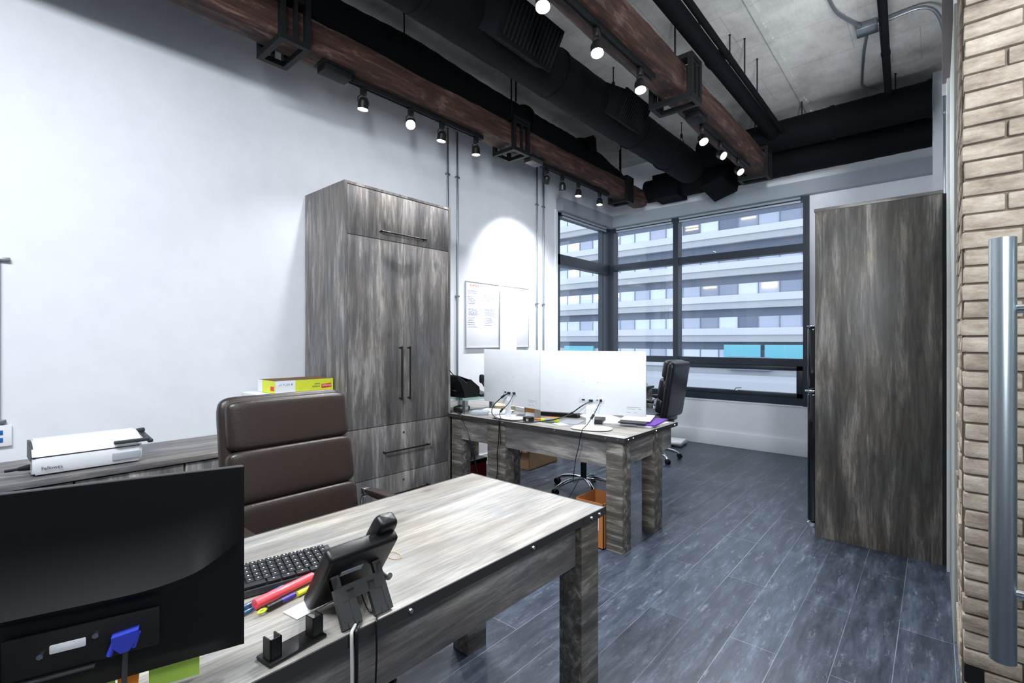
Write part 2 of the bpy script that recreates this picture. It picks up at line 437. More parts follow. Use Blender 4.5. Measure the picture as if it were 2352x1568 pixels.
# ------------------------------------------------------------------ windows
def win_far():
    t = bpy.data.objects.new('window_1', None); scn.collection.objects.link(t); t['kind'] = 'structure'; t.location = (XW, 2.4, .6)
    o = (XW, 2.4, .6); x0, x1 = XW - .005, XW + .11
    f = B(o)
    f.box(x0, x1 + .02, 3.735, YL + .11, .6, 3.12)                      # corner post
    f.box(x0 - .02, x1, 2.715, 2.79, .6, 3.10)                           # mullion
    f.box(x0 - .02, x1, 1.13, 1.195, .6, 3.12)                          # right jamb
    f.box(x0, x1, 1.19, 3.74, 2.455, 2.548)                             # transom
    f.box(x0 - .01, x1, 1.19, 3.74, 1.078, 1.165)
    f.box(x0, x1, 1.19, 3.74, 3.06, 3.12)
    f.box(x0 - .01, x1, 1.05, 3.74, .605, .69)
    f.obj('window_frame', 'frame', t)
    a = B(o)
    for q in ((1.2, 2.71, 1.02, 1.075), (1.2, 2.71, .69, .745), (1.2, 1.27, .69, 1.075), (2.65, 2.71, .69, 1.075)):
        a.box(x0 + .01, x1 - .03, q[0], q[1], q[2], q[3], .003)
    s = a.obj('awning_sash', 'frame', t)
    h = B(o); h.box(x0 - .02, x0 + .01, 1.93, 2.02, .735, .755, .003); h.tube([(x0 - .015, 1.97, .75), (x0 - .03, 1.95, .775), (x0 - .03, 1.88, .782)], .006)
    h.obj('window_handle', 'brushed', s)
    gx = XW + .085
    for (ya, yb, za, zb) in ((1.195, 2.715, 2.548, 3.06), (1.195, 2.715, 1.165, 2.455), (2.79, 3.735, 2.548, 3.06), (2.79, 3.735, 1.165, 2.455), (2.79, 3.735, .69, 1.078), (1.27, 2.65, .745, 1.02)):
        B(o).box(gx, gx + .006, ya, yb, za, zb).obj('window_pane', 'glass', t)
def win_left():
    t = bpy.data.objects.new('window_2', None); scn.collection.objects.link(t); t['kind'] = 'structure'; t.location = (6, YL, .6)
    o = (6, YL, .6); y0, y1 = YL - .005, YL + .11; f = B(o)
    f.box(5.289, 5.345, y0, y1, .6, 3.12); f.box(5.3, XW + .0, y0, y1, 2.405, 2.548); f.box(6.515, 6.54, y0 + .04, y1, .6, 3.12)
    f.box(5.3, XW, y0, y1, 3.06, 3.12); f.box(5.3, XW, y0, y1, 1.078, 1.165); f.box(5.3, XW, y0, y1, .6, .69)
    f.obj('window_frame', 'frame', t); gy = YL + .085
    for (xa, xb, za, zb) in ((5.345, 6.515, 2.548, 3.06), (5.345, 6.515, 1.165, 2.405), (5.345, 6.515, .69, 1.078), (6.54, XW, .69, 3.06)):
        B(o).box(xa, xb, gy, gy + .006, za, zb).obj('window_pane', 'glass', t)
win_far(); win_left()
def shade(label, p0, p1):
    t = thing('roller_shade', label, 'blind', (p0[0], p0[1], 3.08), group='roller shades above the windows')
    o = (p0[0], p0[1], 3.08)
    B(o).cyl((p0[0], p0[1], 3.088), (p1[0], p1[1], 3.088), .016, seg=12).obj('shade_roll', 'fascia', t)
    dx, dy = (abs(p1[0] - p0[0]), abs(p1[1] - p0[1])); b = B(o)
    if dx > dy: b.box(min(p0[0], p1[0]), max(p0[0], p1[0]), p0[1] - .006, p0[1] + .006, 3.035, 3.058, .002)
    else: b.box(p0[0] - .006, p0[0] + .006, min(p0[1], p1[1]), max(p0[1], p1[1]), 3.035, 3.058, .002)
    b.obj('hem_bar', 'lgrey', t)
shade('grey roller shade rolled up over the wide window bay', (6.645, 1.22, 0), (6.645, 2.70, 0))
shade('grey roller shade rolled up over the middle window bay beside the corner', (6.645, 2.81, 0), (6.645, 3.68, 0))
shade('grey roller shade rolled up over the side window in the long white wall', (5.36, 3.775, 0), (6.5, 3.775, 0))

# ------------------------------------------------------------------ office building across the street
def building():
    X = 55.; t = thing('office_building', 'pale banded office tower with long rows of windows across the street', 'building', (X, 30, -14))
    o = (X, 30, -14); rnd = random.Random(5)
    wht = plain('pale_spandrel', (198, 202, 210), .8); gry = plain('grey_spandrel', (172, 176, 182), .8)
    drk = plain('dark_reveal', (104, 112, 128), .8); shd = plain('window_mullion', (120, 130, 148), .6)
    blind = plain('office_blind', (205, 214, 232), .7); dim = plain('office_interior', (140, 148, 166), .7); dim2 = plain('office_interior_b', (108, 116, 136), .7)
    warm = emit('warm_office', (232, 196, 150), .55); mid = plain('half_blind', (170, 178, 196), .7)
    for k in range(-4, 6):
        z = 6.3 + 3.53 * k
        bb = B(o); bb.mat(wht); bb.box(X - .5, X + 3, -30, 95, z - .74, z); bb.mat(gry); bb.box(X - .35, X + 3, -30, 95, z - 1.46, z - .74)
        bb.obj('spandrel_band', None, t)
        B(o).box(X + .3, X + 3, -30, 95, z - 2.33, z - 1.46).obj('dark_band', drk, t)
        wb = B(o); lamps = []; y = -30; i = 0
        while y < 95:
            L = 2.0
            if y > 21 or rnd.random() < .25: mm = blind if rnd.random() < .72 else mid
            else: mm = rnd.choice([dim, dim2, dim, mid, mid, warm if k in (0, -1) and 10 < y < 16 else dim])
            if k == -1 and mm is not blind and rnd.random() < .3: mm = mid
            wb.mat(mm); wb.box(X + .12, X + 3, y, y + L - .07, z, z + 1.2)
            wb.mat(shd); wb.box(X + .02, X + .14, y + L - .07, y + L, z, z + 1.2)
            if rnd.random() < .34 and k >= 0:
                for q in range(rnd.choice([1, 2])):
                    zz = z + .95 - q * .33; lamps.append((X - .02, X + .1, y + .2, y + 1.6, zz, zz + .1))
            y += L
        wr = wb.obj('window_row', None, t)
        for q in lamps: B(o).box(*q).obj('fill_or_office_lamp', 'strip', wr)
    b = B(o); b.mat('teal'); zt = 6.3 - 2 * 3.53
    b.box(X - .6, X - .3, 9.6, 13.2, zt - .55, zt + 1.75); b.box(X - .6, X - .3, 13.6, 17.2, zt - .55, zt + 1.75); b.box(X - .6, X - .3, 33.5, 38, zt - .3, zt + 1.5)
    b.mat(mid); b.box(X - .75, X - .5, 12.6, 16.8, zt - .9, zt + .5, .2)
    b.obj('teal_shopfront', None, t)
    B(o).box(X + .5, X + 12, -30, 95, -14, 24).obj('core', gry, t)
building()
b = B(); b.box(8, 120, -60, 130, -14.3, -14); struct(b, 'floor_street', plain('grey_street', (120, 124, 130), .9))
b = B(); b.box(0, 8, 5, 40, -14.3, -14)
g2 = B((47, 22, -14)); g2.mat(plain('roof_grey', (176, 180, 188), .8)); g2.prism([(-4.0, -3.1), (30, -3.1), (24, -1.9), (3, -1.9)], 'x', 42, 50)
g2.mat(plain('podium', (196, 202, 212), .8)); g2.box(43, 51, -4, 30, -14, -3.1)
single(g2, 'podium_building', None, 'low podium with sloping grey roof in front of the office tower', 'building')

# ================================================================== CEILING THINGS
def hewn_beam(y0, y1, z0, z1, x0, x1, label, seed):
    b = B((x0, y0, z0)); n = 90; k = 5; rings = []
    prof = []
    for (u, v) in ((0, 0), (1, 0), (1, 1), (0, 1)):
        prof.append((u, v))
    pts = []
    for i in range(4):
        a, c = prof[i], prof[(i + 1) % 4]
        for j in range(k): pts.append((lerp(a[0], c[0], j / k), lerp(a[1], c[1], j / k)))
    for i in range(n + 1):
        x = lerp(x0, x1, i / n); ring = []
        for (u, v) in pts:
            p = Vector((x, lerp(y0, y1, u), lerp(z0, z1, v)))
            d = noise.noise_vector(Vector((x * 1.6 + seed, p.y * 9, p.z * 9))) * .014 + noise.noise_vector(Vector((x * 9 + seed, p.y * 22, p.z * 22))) * .005
            d.x = 0
            if (u in (0, 1)) and (v in (0, 1)): d += Vector((0, (.5 - u) * .022, (.5 - v) * .022))
            ring.append(b.bm.verts.new(p + d))
        rings.append(ring)
    m = len(pts); fs = []
    for i in range(n):
        for j in range(m): fs.append(b.bm.faces.new((rings[i][j], rings[i][(j + 1) % m], rings[i + 1][(j + 1) % m], rings[i + 1][j])))
    fs += [b.bm.faces.new(rings[0]), b.bm.faces.new(rings[-1][::-1])]
    b._fin(None, True, fs); 
    return single(b, 'timber_beam', 'timber', label, 'beam', 'reclaimed timber ceiling beams')
hewn_beam(3.02, 3.24, 3.25, 3.46, X0 + .1, 6.32, 'dark reclaimed timber beam hanging beside the long white wall', 0)
hewn_beam(1.41, 1.63, 3.25, 3.465, X0 + .1, 6.1, 'brown reclaimed timber beam hanging beside the black pipes', 40)

def bracket(x0, x1, y0, y1, label):
    """welded square-section steel cage closed around a beam, hung from the slab by a rod"""
    z0, t, zt = 3.185, .035, 3.515; o = ((x0 + x1) / 2, (y0 + y1) / 2, ZC)
    th = thing('beam_hanger', label, 'bracket', o, group='black steel beam hangers')
    for nm, za in (('bottom_frame', z0), ('top_frame', zt - t)):
        b = B(o)
        for y in (y0, y1 - t): b.box(x0, x1, y, y + t, za, za + t)
        for x in (x0, x1 - t): b.box(x, x + t, y0 + t - .001, y1 - t + .001, za, za + t)
        b.obj(nm, 'steel_b', th)
    for x in (x0, x1 - t):
        for y in (y0, y1 - t): B(o).box(x, x + t, y, y + t, z0 + t, zt - t).obj('upright', 'steel_b', th)
    for y in (y0 + .005, y1 - t + .005): B(o).box(x0 + t, x1 - t, y, y + t - .01, 3.455, 3.475).obj('crossbar', 'steel_b', th)
    xm = (x0 + x1) / 2
    for y in (y0, y1 - .02): B(o).box(xm - .012, xm + .012, y, y + .02, z0 + t, 3.455).obj('middle_bar', 'steel_b', th)
    B(o).box(xm - .02, xm + .02, y0 + t, y1 - t, zt - .02, zt).obj('top_bar', 'steel_b', th)
    ym = (y0 + y1) / 2; B(o).cyl((xm, ym, zt), (xm, ym, ZC), .008, seg=8).obj('hanging_rod', 'steel_b', th)
bracket(1.27, 1.46, 2.93, 3.275, 'black steel beam hanger on the wall-side beam, nearest the camera')
bracket(3.46, 3.70, 2.99, 3.27, 'black steel beam hanger halfway along the wall-side beam')
bracket(5.68, 5.86, 2.99, 3.27, 'black steel beam hanger at the window end of the beam beside the white wall')
bracket(3.56, 3.76, 1.35, 1.69, 'black steel beam hanger halfway along the beam by the pipes')
bracket(5.82, 6.02, 1.38, 1.69, 'black steel beam hanger at the window end of the beam by the pipes')

def rail(x0, x1, y, label, box0, feed):
    o = (x0, y, 3.245); t = thing('lighting_track', label, 'track', o, group='black lighting tracks under the beams')
    b = B(o); b.box(x0, x1, y - .018, y + .018, 3.212, 3.245, .002); b.box(x0, x1, y - .0185, y - .012, 3.206, 3.214); b.box(x0, x1, y + .012, y + .0185, 3.206, 3.214)
    b.obj('rail', 'steel_b', t)
    if box0:
        b = B(o); b.box(box0[0], box0[1], y - .055, y + .055, 3.195, 3.245, .004); b.obj('junction_box', feed, t)
        b = B(o); b.box(box0[0] - .02, box0[1] + .02, y - .065, y + .065, 3.238, 3.25); b.obj('cover_plate', 'steel_b', t)
rail(1.68, 3.16, 3.115, 'black lighting track with feed box under the near half of the wall-side beam', (1.62, 1.82), 'steel_b')
rail(3.86, 5.42, 3.115, 'black lighting track under the window half of the wall-side beam', (3.82, 4.0), 'dgrey')
rail(.4, 3.22, 1.495, 'black lighting track under the near part of the beam by the pipes', None, None)
rail(4.0, 5.52, 1.495, 'black lighting track under the window part of the beam by the pipes', (3.93, 4.1), 'steel_b')

def spot(x, y, label, tilt=0, az=0, power=1.0, lens='lens', r=.037, cone=105):
    """track spotlight: adapter, stem, yoke, can, lens; tilt leans the can towards azimuth az"""
    o = (x, y, 3.205); t = thing('track_spotlight', label, 'spotlight', o, group='black track spotlights')
    B(o).box(x - .02, x + .02, y - .016, y + .016, 3.155, 3.206, .003).obj('adapter', 'blackp', t)
    piv = Vector((x, y, 3.095))
    b = B(o)
    for s in (-1, 1): b.tube(smooth_path([(x + .003 * s, y, 3.158), (x + .022 * s, y, 3.148), (x + (r + .006) * s, y, 3.125), (x + (r + .006) * s, y, 3.092)], 4), .0035, 6)
    b.cyl((x, y, 3.145), (x, y, 3.16), .008, seg=8)
    b.obj('yoke', 'blackp', t)
    d = Vector((math.sin(tilt) * math.cos(az), math.sin(tilt) * math.sin(az), -math.cos(tilt)))
    b = B(o); a = piv - d * .028; c = piv + d * .045
    b.cyl(a - d * .012, a, .014, r * .8, 16); b.cyl(a, a + d * .02, r * .8, r, 18); b.cyl(a + d * .02, c, r, r, 18, cap=False); b.cyl(c - d * .004, c, r * 1.03, r * 1.03, 18, cap=False)
    can = b.obj('lamp_can', 'blackp', t)
    b = B(o)
    b.cyl(c - d * .010, c - d * .006, r * .93, r * .93, 18); b.obj('lens', lens, can)
    if power > 0:
        l = bpy.data.lights.new('spot_bulb', 'SPOT'); l.energy = SPOT_W * power; l.spot_size = R(cone); l.spot_blend = .95; l.shadow_soft_size = .03; l.color = (.95, .97, 1)
        lo = bpy.data.objects.new('bulb', l); scn.collection.objects.link(lo); lo.parent = t; q = c + d * .012
        lo.location = q - Vector(o); lo.rotation_euler = d.to_track_quat('-Z', 'Y').to_euler()
L = 'left beam'; MB = 'middle beam'
spot(1.94, 3.115, 'lit track spotlight closest to the camera under the beam beside the white wall', R(6), R(105), .45)
spot(2.36, 3.115, 'brightest track spotlight under the beam beside the white wall, aimed at the room', R(48), R(232), 1.0)
spot(2.68, 3.115, 'lit track spotlight third from the near end of the beam beside the white wall', R(8), R(120), .6)
spot(3.08, 3.115, 'softly lit track spotlight just before the middle hanger of the wall-side beam', 0, 0, .8, 'lens2')
spot(4.13, 3.115, 'brightly lit track spotlight just past the middle hanger of the beam beside the white wall', R(29), R(62), 2.0, cone=96)
spot(4.42, 3.115, 'dark unlit track spotlight under the beam beside the white wall', R(12), R(20), 0, 'off')
spot(4.74, 3.115, 'track spotlight with faint lit rim just after the unlit one', R(8), R(190), .5, 'lens2')
spot(5.21, 3.115, 'last track spotlight at the window end of the beam beside the white wall', R(5), R(200), .8, 'lens2')
spot(1.95, 1.495, 'lit track spotlight at the top edge of the picture under the beam by the pipes', R(20), R(220), 1.0)
spot(2.47, 1.495, 'lit track spotlight second from the near end of the beam by the pipes', R(20), R(220), 1.0)
spot(3.02, 1.495, 'lit track spotlight just before the hanger of the beam by the pipes', R(18), R(220), 1.0)
spot(4.17, 1.495, 'lit track spotlight just past the hanger of the beam by the pipes', R(35), R(230), .9)
spot(4.63, 1.495, 'track spotlight tilted sideways, second from the window under the beam by the pipes', R(55), R(250), .8, 'lens2')
spot(5.17, 1.495, 'last track spotlight at the window end of the beam by the pipes', R(45), R(240), .8, 'lens2')

# ducts
def duct(name, pts, r, label, seg=28, rib=.004, ribs=True, wob=.01, cat='duct', n=14, extra=None):
    P = smooth_path([p[:3] for p in pts], n); rs = []
    for i, p in enumerate(P):
        k = i / (len(P) - 1) * (len(pts) - 1); j = min(int(k), len(pts) - 2)
        ra = lerp(pts[j][3], pts[j + 1][3], k - j) if len(pts[0]) > 3 else r
        rs.append(ra + (rib if i % 2 else -rib) + wob * noise.noise(Vector((i * .11, r * 40, 0))))
    t = thing(name, label, cat, P[0], group='black ceiling ducts'); b = B(P[0]); b.tube(P, rs, seg)
    b.obj('duct_tube', 'black', t)
    if extra: extra(t, Vector(P[0]))
    return t
def boot(t, o, x, y, z, L, ang, w=.26, d=.2):
    """square take-off with a louvred face, turned about the duct's long axis"""
    m = Matrix.Translation((x, y, z)) @ Matrix.Rotation(ang, 4, 'X')
    b = B(o); tmp = B()
    tmp.prism([(-L / 2, 0), (L / 2, 0), (L / 2 - .02, -d), (-L / 2 + .10, -d)], 'y', -w / 2, w / 2)
    tmp.box(-L / 2 + .08, L / 2, -w / 2 - .012, w / 2 + .012, -d - .02, -d)
    tmp.xf(m); me = bpy.data.meshes.new('x'); tmp.bm.to_mesh(me); tmp.bm.free(); b.bm.from_mesh(me); b._fin(None, False, b.bm.faces[:])
    p = b.obj('takeoff_box', 'black', t)
    b = B(o); tmp = B()
    for k in range(14):
        xx = -L / 2 + .11 + k * (L - .14) / 13; tmp.box(xx, xx + .008, -w / 2 + .01, w / 2 - .01, -d - .03, -d - .02)
    tmp.xf(m); me = bpy.data.meshes.new('x'); tmp.bm.to_mesh(me); tmp.bm.free(); b.bm.from_mesh(me)
    b.obj('grille', 'steel_b', p)
def ex2(t, o):
    boot(t, o, 2.42, 2.16, 3.47, .62, R(-62), .24, .20)
    boot(t, o, 3.86, 2.16, 3.47, .54, R(-62), .22, .18)
    for x in (.9, 1.75, 3.05, 4.4, 5.2): B(o).cyl((x, 2.26, 3.47), (x + .03, 2.26, 3.47), .186, seg=28).obj('joint_band', 'black', t)
duct('ventilation_duct', [(X0 + .1, 2.27, 3.47), (0, 2.27, 3.47), (2, 2.27, 3.47), (4, 2.26, 3.47), (5.4, 2.25, 3.47), (5.86, 2.25, 3.47)], .18,
     'thick round black duct running between the two timber beams', rib=.0015, wob=.006, extra=ex2)
def ex1(t, o):
    for x in (1.2, 2.5, 3.9, 5.0): B(o).cyl((x, 3.31, 3.655), (x + .03, 3.31, 3.655), .205, seg=28).obj('joint_band', 'black', t)
    B(o).prism([(5.02, 3.74), (5.14, 3.9), (5.2, 3.88), (5.22, 3.7)], 'y', 3.16, 3.3).obj('elbow_flap', 'black', t)
duct('ventilation_duct', [(X0 + .1, 3.28, 3.65, .2), (0, 3.28, 3.65, .2), (1.5, 3.29, 3.65, .2), (2.6, 3.31, 3.66, .195), (4, 3.33, 3.64, .195), (5.0, 3.35, 3.65, .19), (5.8, 3.39, 3.6, .18), (6.1, 3.38, 3.56, .17)], .2,
     'black flexible duct resting above the beam beside the white wall', rib=.002, wob=.022, extra=ex1)
def exT(t, o):
    m = Matrix.Translation((6.34, 2.0, 3.42)) @ Matrix.Rotation(R(32), 4, 'Y') @ Matrix.Rotation(R(-20), 4, 'Z')
    b = B(o); tmp = B(); tmp.box(-.2, .1, -.16, .16, -.24, .05, .01); tmp.xf(m); me = bpy.data.meshes.new('x'); tmp.bm.to_mesh(me); tmp.bm.free(); b.bm.from_mesh(me)
    b.obj('takeoff_box', 'black', t)
    b = B(o); b.prism([(6.22, 3.3), (6.55, 3.3), (6.55, 3.62), (6.22, 3.62)], 'y', 2.55, 2.9)
    b.obj('square_collar', 'black', t)
duct('ventilation_duct', [(6.38, 3.05, 3.46, .15), (6.38, 2.4, 3.46, .15), (6.38, 1.2, 3.46, .15), (6.38, .03, 3.46, .15)], .15, 'lower black duct crossing in front of the window wall', rib=.0015, wob=.006, extra=exT)
def exU(t, o):
    for ya in (.03, .8): B(o).cyl((6.06, ya, 3.67), (6.06, ya + .03, 3.67), .173, seg=28).obj('joint_band', 'black', t)
    B(o).box(5.95, 6.20, .028, .03, 3.5, 3.85).obj('end_plate', 'black', t)
duct('ventilation_duct', [(6.06, 2.2, 3.67, .16), (6.06, 1.4, 3.67, .16), (6.06, .7, 3.67, .165), (6.06, .03, 3.67, .165)], .16, 'upper black round duct crossing above the fridge cabinet', rib=.001, wob=.004, extra=exU)

# pipes
def pipe(p0, p1, r, label):
    t = thing('black_pipe', label, 'pipe', p0); b = B(p0); b.cyl(p0, p1, r, seg=20); b.obj('pipe_run', 'black', t)
    p0v, p1v = Vector(p0), Vector(p1); d = (p1v - p0v).normalized()
    for k in (.42, .8): q = p0v.lerp(p1v, k); B(p0).cyl(q, q + d * .05, r * 1.12, seg=20).obj('coupling', 'black', t)
    return t
pipe((X0 + .1, 1.345, 3.64), (5.86, 1.345, 3.64), .062, 'wide black pipe running beside the middle beam')
pipe((X0 + .1, 1.226, 3.64), (5.86, 1.248, 3.64), .024, 'thin black pipe running alongside the wide pipe')
pipe((1.5, .18, 3.75), (5.9, .345, 3.75), .029, 'lone black pipe crossing under the bare slab near the junction box')
def hanger(x, y, z0, label, chain=False, vee=False):
    o = (x, y, ZC); t = thing('hanger_rod', label, 'hanger', o, group='hangers holding ducts and pipes')
    b = B(o)
    if chain:
        z = ZC
        k = 0
        while z > z0 + .02:
            if k % 2: b.box(x - .009, x + .009, y - .003, y + .003, z - .034, z)
            else: b.box(x - .003, x + .003, y - .009, y + .009, z - .034, z)
            z -= .028; k += 1
        b.obj('chain', 'steel_b', t)
    elif vee:
        b.cyl((x, y, ZC), (x, y, lerp(ZC, z0, .5)), .005, seg=8); b.obj('rod', 'steel_b', t)
        b = B(o); zm = lerp(ZC, z0, .45)
        for s in (-1, 1): b.cyl((x, y, zm), (x, y + s * .07, z0), .004, seg=8)
        b.box(x - .012, x + .012, y - .012, y + .012, zm - .02, zm + .02); b.obj('wire_sling', 'steel_b', t)
    else:
        b.cyl((x, y, ZC), (x, y, z0), .006, seg=8); b.obj('rod', 'steel_b', t)
    B(o).cyl((x, y, ZC - .008), (x, y, ZC), .009, seg=10).obj('anchor', 'steel_b', t)
hanger(2.36, 3.2, 3.8, 'short black rod over the wall-side duct near the camera')
hanger(3.73, 3.2, 3.8, 'chain hanger over the wall-side duct halfway along', chain=True)
hanger(6.0, 3.27, 3.7, 'chain hanger over the wall-side duct at its window end', chain=True)
hanger(4.15, 2.33, 3.64, 'forked sling hanger over the middle duct', vee=True)
hanger(5.73, 2.3, 3.64, 'forked sling hanger over the middle duct near the window', vee=True)
hanger(3.9, 1.42, 3.68, 'small chain hanger between brown beam and wide black pipe', chain=True)
hanger(4.36, 1.33, 3.69, 'black rod rising between the two parallel pipes')
hanger(4.5, 1.25, 3.66, 'black rod holding the thin pipe, nearest the camera')
hanger(4.9, 1.252, 3.66, 'black rod holding the thin pipe, nearer the window')
hanger(6.06, 1.1, 3.82, 'black rod above the upper cross duct, close to the pipes')
hanger(6.06, .3, 3.82, 'black rod above the upper cross duct beside the fridge-side wall')

# conduit and junction box on the slab
b = B((4.95, .45, ZC)); b.box(4.9, 5.03, .36, .5, ZC - .055, ZC, .004)
t = thing('junction_box', 'galvanised junction box fixed to the concrete slab', 'electrical box', (4.95, .45, ZC)); b.obj('box_body', 'galv', t)
b = B((4.95, .45, ZC)); b.box(4.895, 5.035, .355, .505, ZC - .06, ZC - .055, .002); b.obj('cover_plate', 'brushed', t)
b = B((4.95, .45, ZC)); b.cyl((4.95, .36, ZC - .03), (4.95, .33, ZC - .03), .016, seg=12); b.cyl((4.9, .47, ZC - .03), (4.87, .49, ZC - .03), .016, seg=12); b.obj('connector', 'galv', t)
def conduit(pts, r, label, clips=(), m='galv', n=8):
    P = smooth_path(pts, n); t = thing('conduit', label, 'conduit', P[0]); b = B(P[0]); b.tube(P, r, 10); b.obj('conduit_run', m, t)
    for c in clips: B(P[0]).box(c[0] - r * 2.2, c[0] + r * 2.2, c[1] - r * 1.2, c[1] + r * 1.2, c[2] - .01, c[2] + .01, .002).obj('clip', m, t)
conduit([(4.95, .33, 3.965), (4.93, .2, 3.97), (4.93, .08, 3.965), (5.0, .0, 3.93), (5.15, -.045, 3.85), (5.3, -.058, 3.7), (5.34, -.058, 3.4), (5.34, -.058, 2.8), (5.34, -.058, 2.33)], .013,
        'shiny conduit bending from the junction box down the wall above the fridge cabinet', [(5.34, -.058, 3.25), (5.34, -.058, 3.75)])
conduit([(3.9, .63, 3.985), (4.37, .615, 3.985), (4.6, .59, 3.98), (4.8, .52, 3.975), (4.88, .485, 3.97)], .012, 'grey flexible conduit snaking over the slab to the junction box')
conduit([(5.035, .44, 3.97), (5.15, .45, 3.985), (5.4, .49, 3.987), (5.9, .55, 3.987), (6.12, .56, 3.985), (6.3, .46, 3.985)], .012, 'grey flexible conduit running from the junction box to the cross ducts')
for x, z1, r, lb in ((3.343, 4.0, .011, 'vertical conduit closest to the tall cabinet'), (3.476, 4.0, .011, 'vertical conduit between the tall cabinet pair and the whiteboard'),
                     (4.831, 4.0, .011, 'vertical conduit of the window pair, nearer the whiteboards'), (4.966, 4.0, .011, 'vertical conduit of the window pair, nearer the side window')):
    o = (x, 3.795, .3); t = thing('conduit', lb, 'conduit', o, group='vertical conduits on the left wall')
    B(o).cyl((x, 3.795, .3), (x, 3.795, z1), r, seg=12).obj('conduit_run', 'galv', t)
    for z in (1.85, 3.1): B(o).box(x - .026, x + .026, 3.785, YL, z - .009, z + .009, .002).obj('clip', 'galv', t)
o = (.165, 3.79, .93); t = thing('conduit', 'conduit rising from the outlet plate with blue sockets', 'conduit', o)
B(o).cyl((.15, 3.793, .93), (.15, 3.793, 1.82), .013, seg=12).obj('conduit_run', 'galv', t)
B(o).box(.12, .20, 3.783, YL, 1.812, 1.832, .002).obj('clip', 'galv', t); B(o).box(.12, .185, 3.783, YL, .935, .955, .002).obj('clip', 'galv', t)
o = (.1, YL, .87); t = thing('switch_plate', 'white outlet plate with blue sockets beyond the laminating machine', 'outlet', o)
B(o).box(.0, .206, 3.785, YL, .812, .926, .004).obj('plate', 'white', t)
for z in (.888, .848): B(o).box(.10, .172, 3.78, 3.786, z - .012, z + .012, .001).obj('socket', 'blueswitch', t)

# ================================================================== LEFT SIDE FURNITURE
def rod_handle(o, p0, p1, n, par):
    """bar handle with two posts; n is the outward direction"""
    p0, p1, n = Vector(p0), Vector(p1), Vector(n); b = B(o); b.cyl(p0 + n * .03, p1 + n * .03, .006, seg=10)
    d = (p1 - p0).normalized()
    for q in (p0 + d * .012, p1 - d * .012): b.cyl(q, q + n * .032, .0065, seg=10); b.sph(q + n * .03, .0085, seg=8)
    return b.obj('handle', 'handle', par)
def tall_cabinet():
    o = (2.35, 3.5, 0); t = thing('tall_cabinet', 'tall weathered grey wood cabinet with bar handles against the white wall', 'cabinet', o)
    x0, x1, y0, y1, H = 1.84, 2.85, 3.2, YL - .016, 2.54
    b = B(o); b.box(x0, x0 + .02, y0, y1, 0, H - .0185); b.box(x1 - .02, x1, y0, y1, 0, H - .0185); b.box(x0, x1, y0, y1, H - .018, H); b.box(x0 + .02, x1 - .02, y1 - .02, y1, .02, H - .018)
    b.box(x0 + .02, x1 - .02, y0 + .03, y1 - .02, .0, .05)
    b.obj('cabinet_body', 'wood_z2', t)
    b = B(o); b.box(x0 + .02, x1 - .02, y0 + .022, y0 + .03, .05, H - .018); b.obj('dark_reveal', 'seam', t)
    g = .0022; f0, f1 = y0 + .001, y0 + .02; a0, a1 = x0 + .022, x1 - .022; xm = 2.352
    def front(name, xa, xb, za, zb):
        return B(o).box(xa + g, xb - g, f0, f1, za + g, zb - g, .0015).obj(name, 'wood_z', t)
    d = front('flap_door', a0, a1, 2.157, H - .02); rod_handle(o, (2.125, f0, 2.215), (2.567, f0, 2.215), (0, -1, 0), d)
    d = front('door', a0, xm, .728, 2.157); rod_handle(o, (2.318, f0, .915), (2.318, f0, 1.339), (0, -1, 0), d)
    d = front('door', xm, a1, .728, 2.157); rod_handle(o, (2.398, f0, .915), (2.398, f0, 1.339), (0, -1, 0), d)
    for (za, zb, zl, zh) in ((.34, .728, .655, .525), (.055, .34, .28, .19)):
        d = front('drawer', a0, a1, za, zb); rod_handle(o, (2.156, f0, zh), (2.601, f0, zh), (0, -1, 0), d)
        B(o).cyl((2.352, f0 + .002, zl), (2.352, f0 - .006, zl), .009, seg=14).obj('lock', 'chrome', d)
tall_cabinet()
b = B((.3, 3.5, .7)); b.box(-1.6, 1.838, 3.19, YL - .002, .694, .724, .001)
single(b, 'credenza_worktop', 'wood_x', 'long weathered grey worktop under the laminating machine, running to the tall cabinet', 'worktop')
def base_cab(xa, xb, label):
    o = ((xa + xb) / 2, 3.5, 0); t = thing('base_cabinet', label, 'cabinet', o, group='low cabinets under the long worktop')
    b = B(o); b.box(xa, xa + .018, 3.23, YL - .016, .08, .693); b.box(xb - .018, xb, 3.23, YL - .016, .08, .693); b.box(xa + .018, xb - .018, 3.25, YL - .016, .08, .1)
    b.box(xa + .018, xb - .018, 3.3, YL - .016, 0, .08); b.box(xa + .018, xb - .018, YL - .03, YL - .016, .1, .693); b.box(xa + .018, xb - .018, 3.24, 3.26, .66, .693)
    b.obj('carcass', 'wood_z2', t)
    d = B(o).box(xa + .003, xb - .003, 3.208, 3.228, .09, .684, .0015).obj('door', 'wood_z', t)
    rod_handle(o, (xb - .05, 3.208, .34), (xb - .05, 3.208, .58), (0, -1, 0), d)
xs = [-.56, -.085, .39, .858, 1.34, 1.836]
names = ['low cabinet at the far end of the worktop from the tall cabinet', 'low cabinet under the worktop below the laminator power plug', 'low cabinet below the laminating machine', 'low cabinet behind the brown chair', 'low cabinet touching the tall cabinet']
for i in range(5): base_cab(xs[i] + .002, xs[i + 1] - .002, names[i])

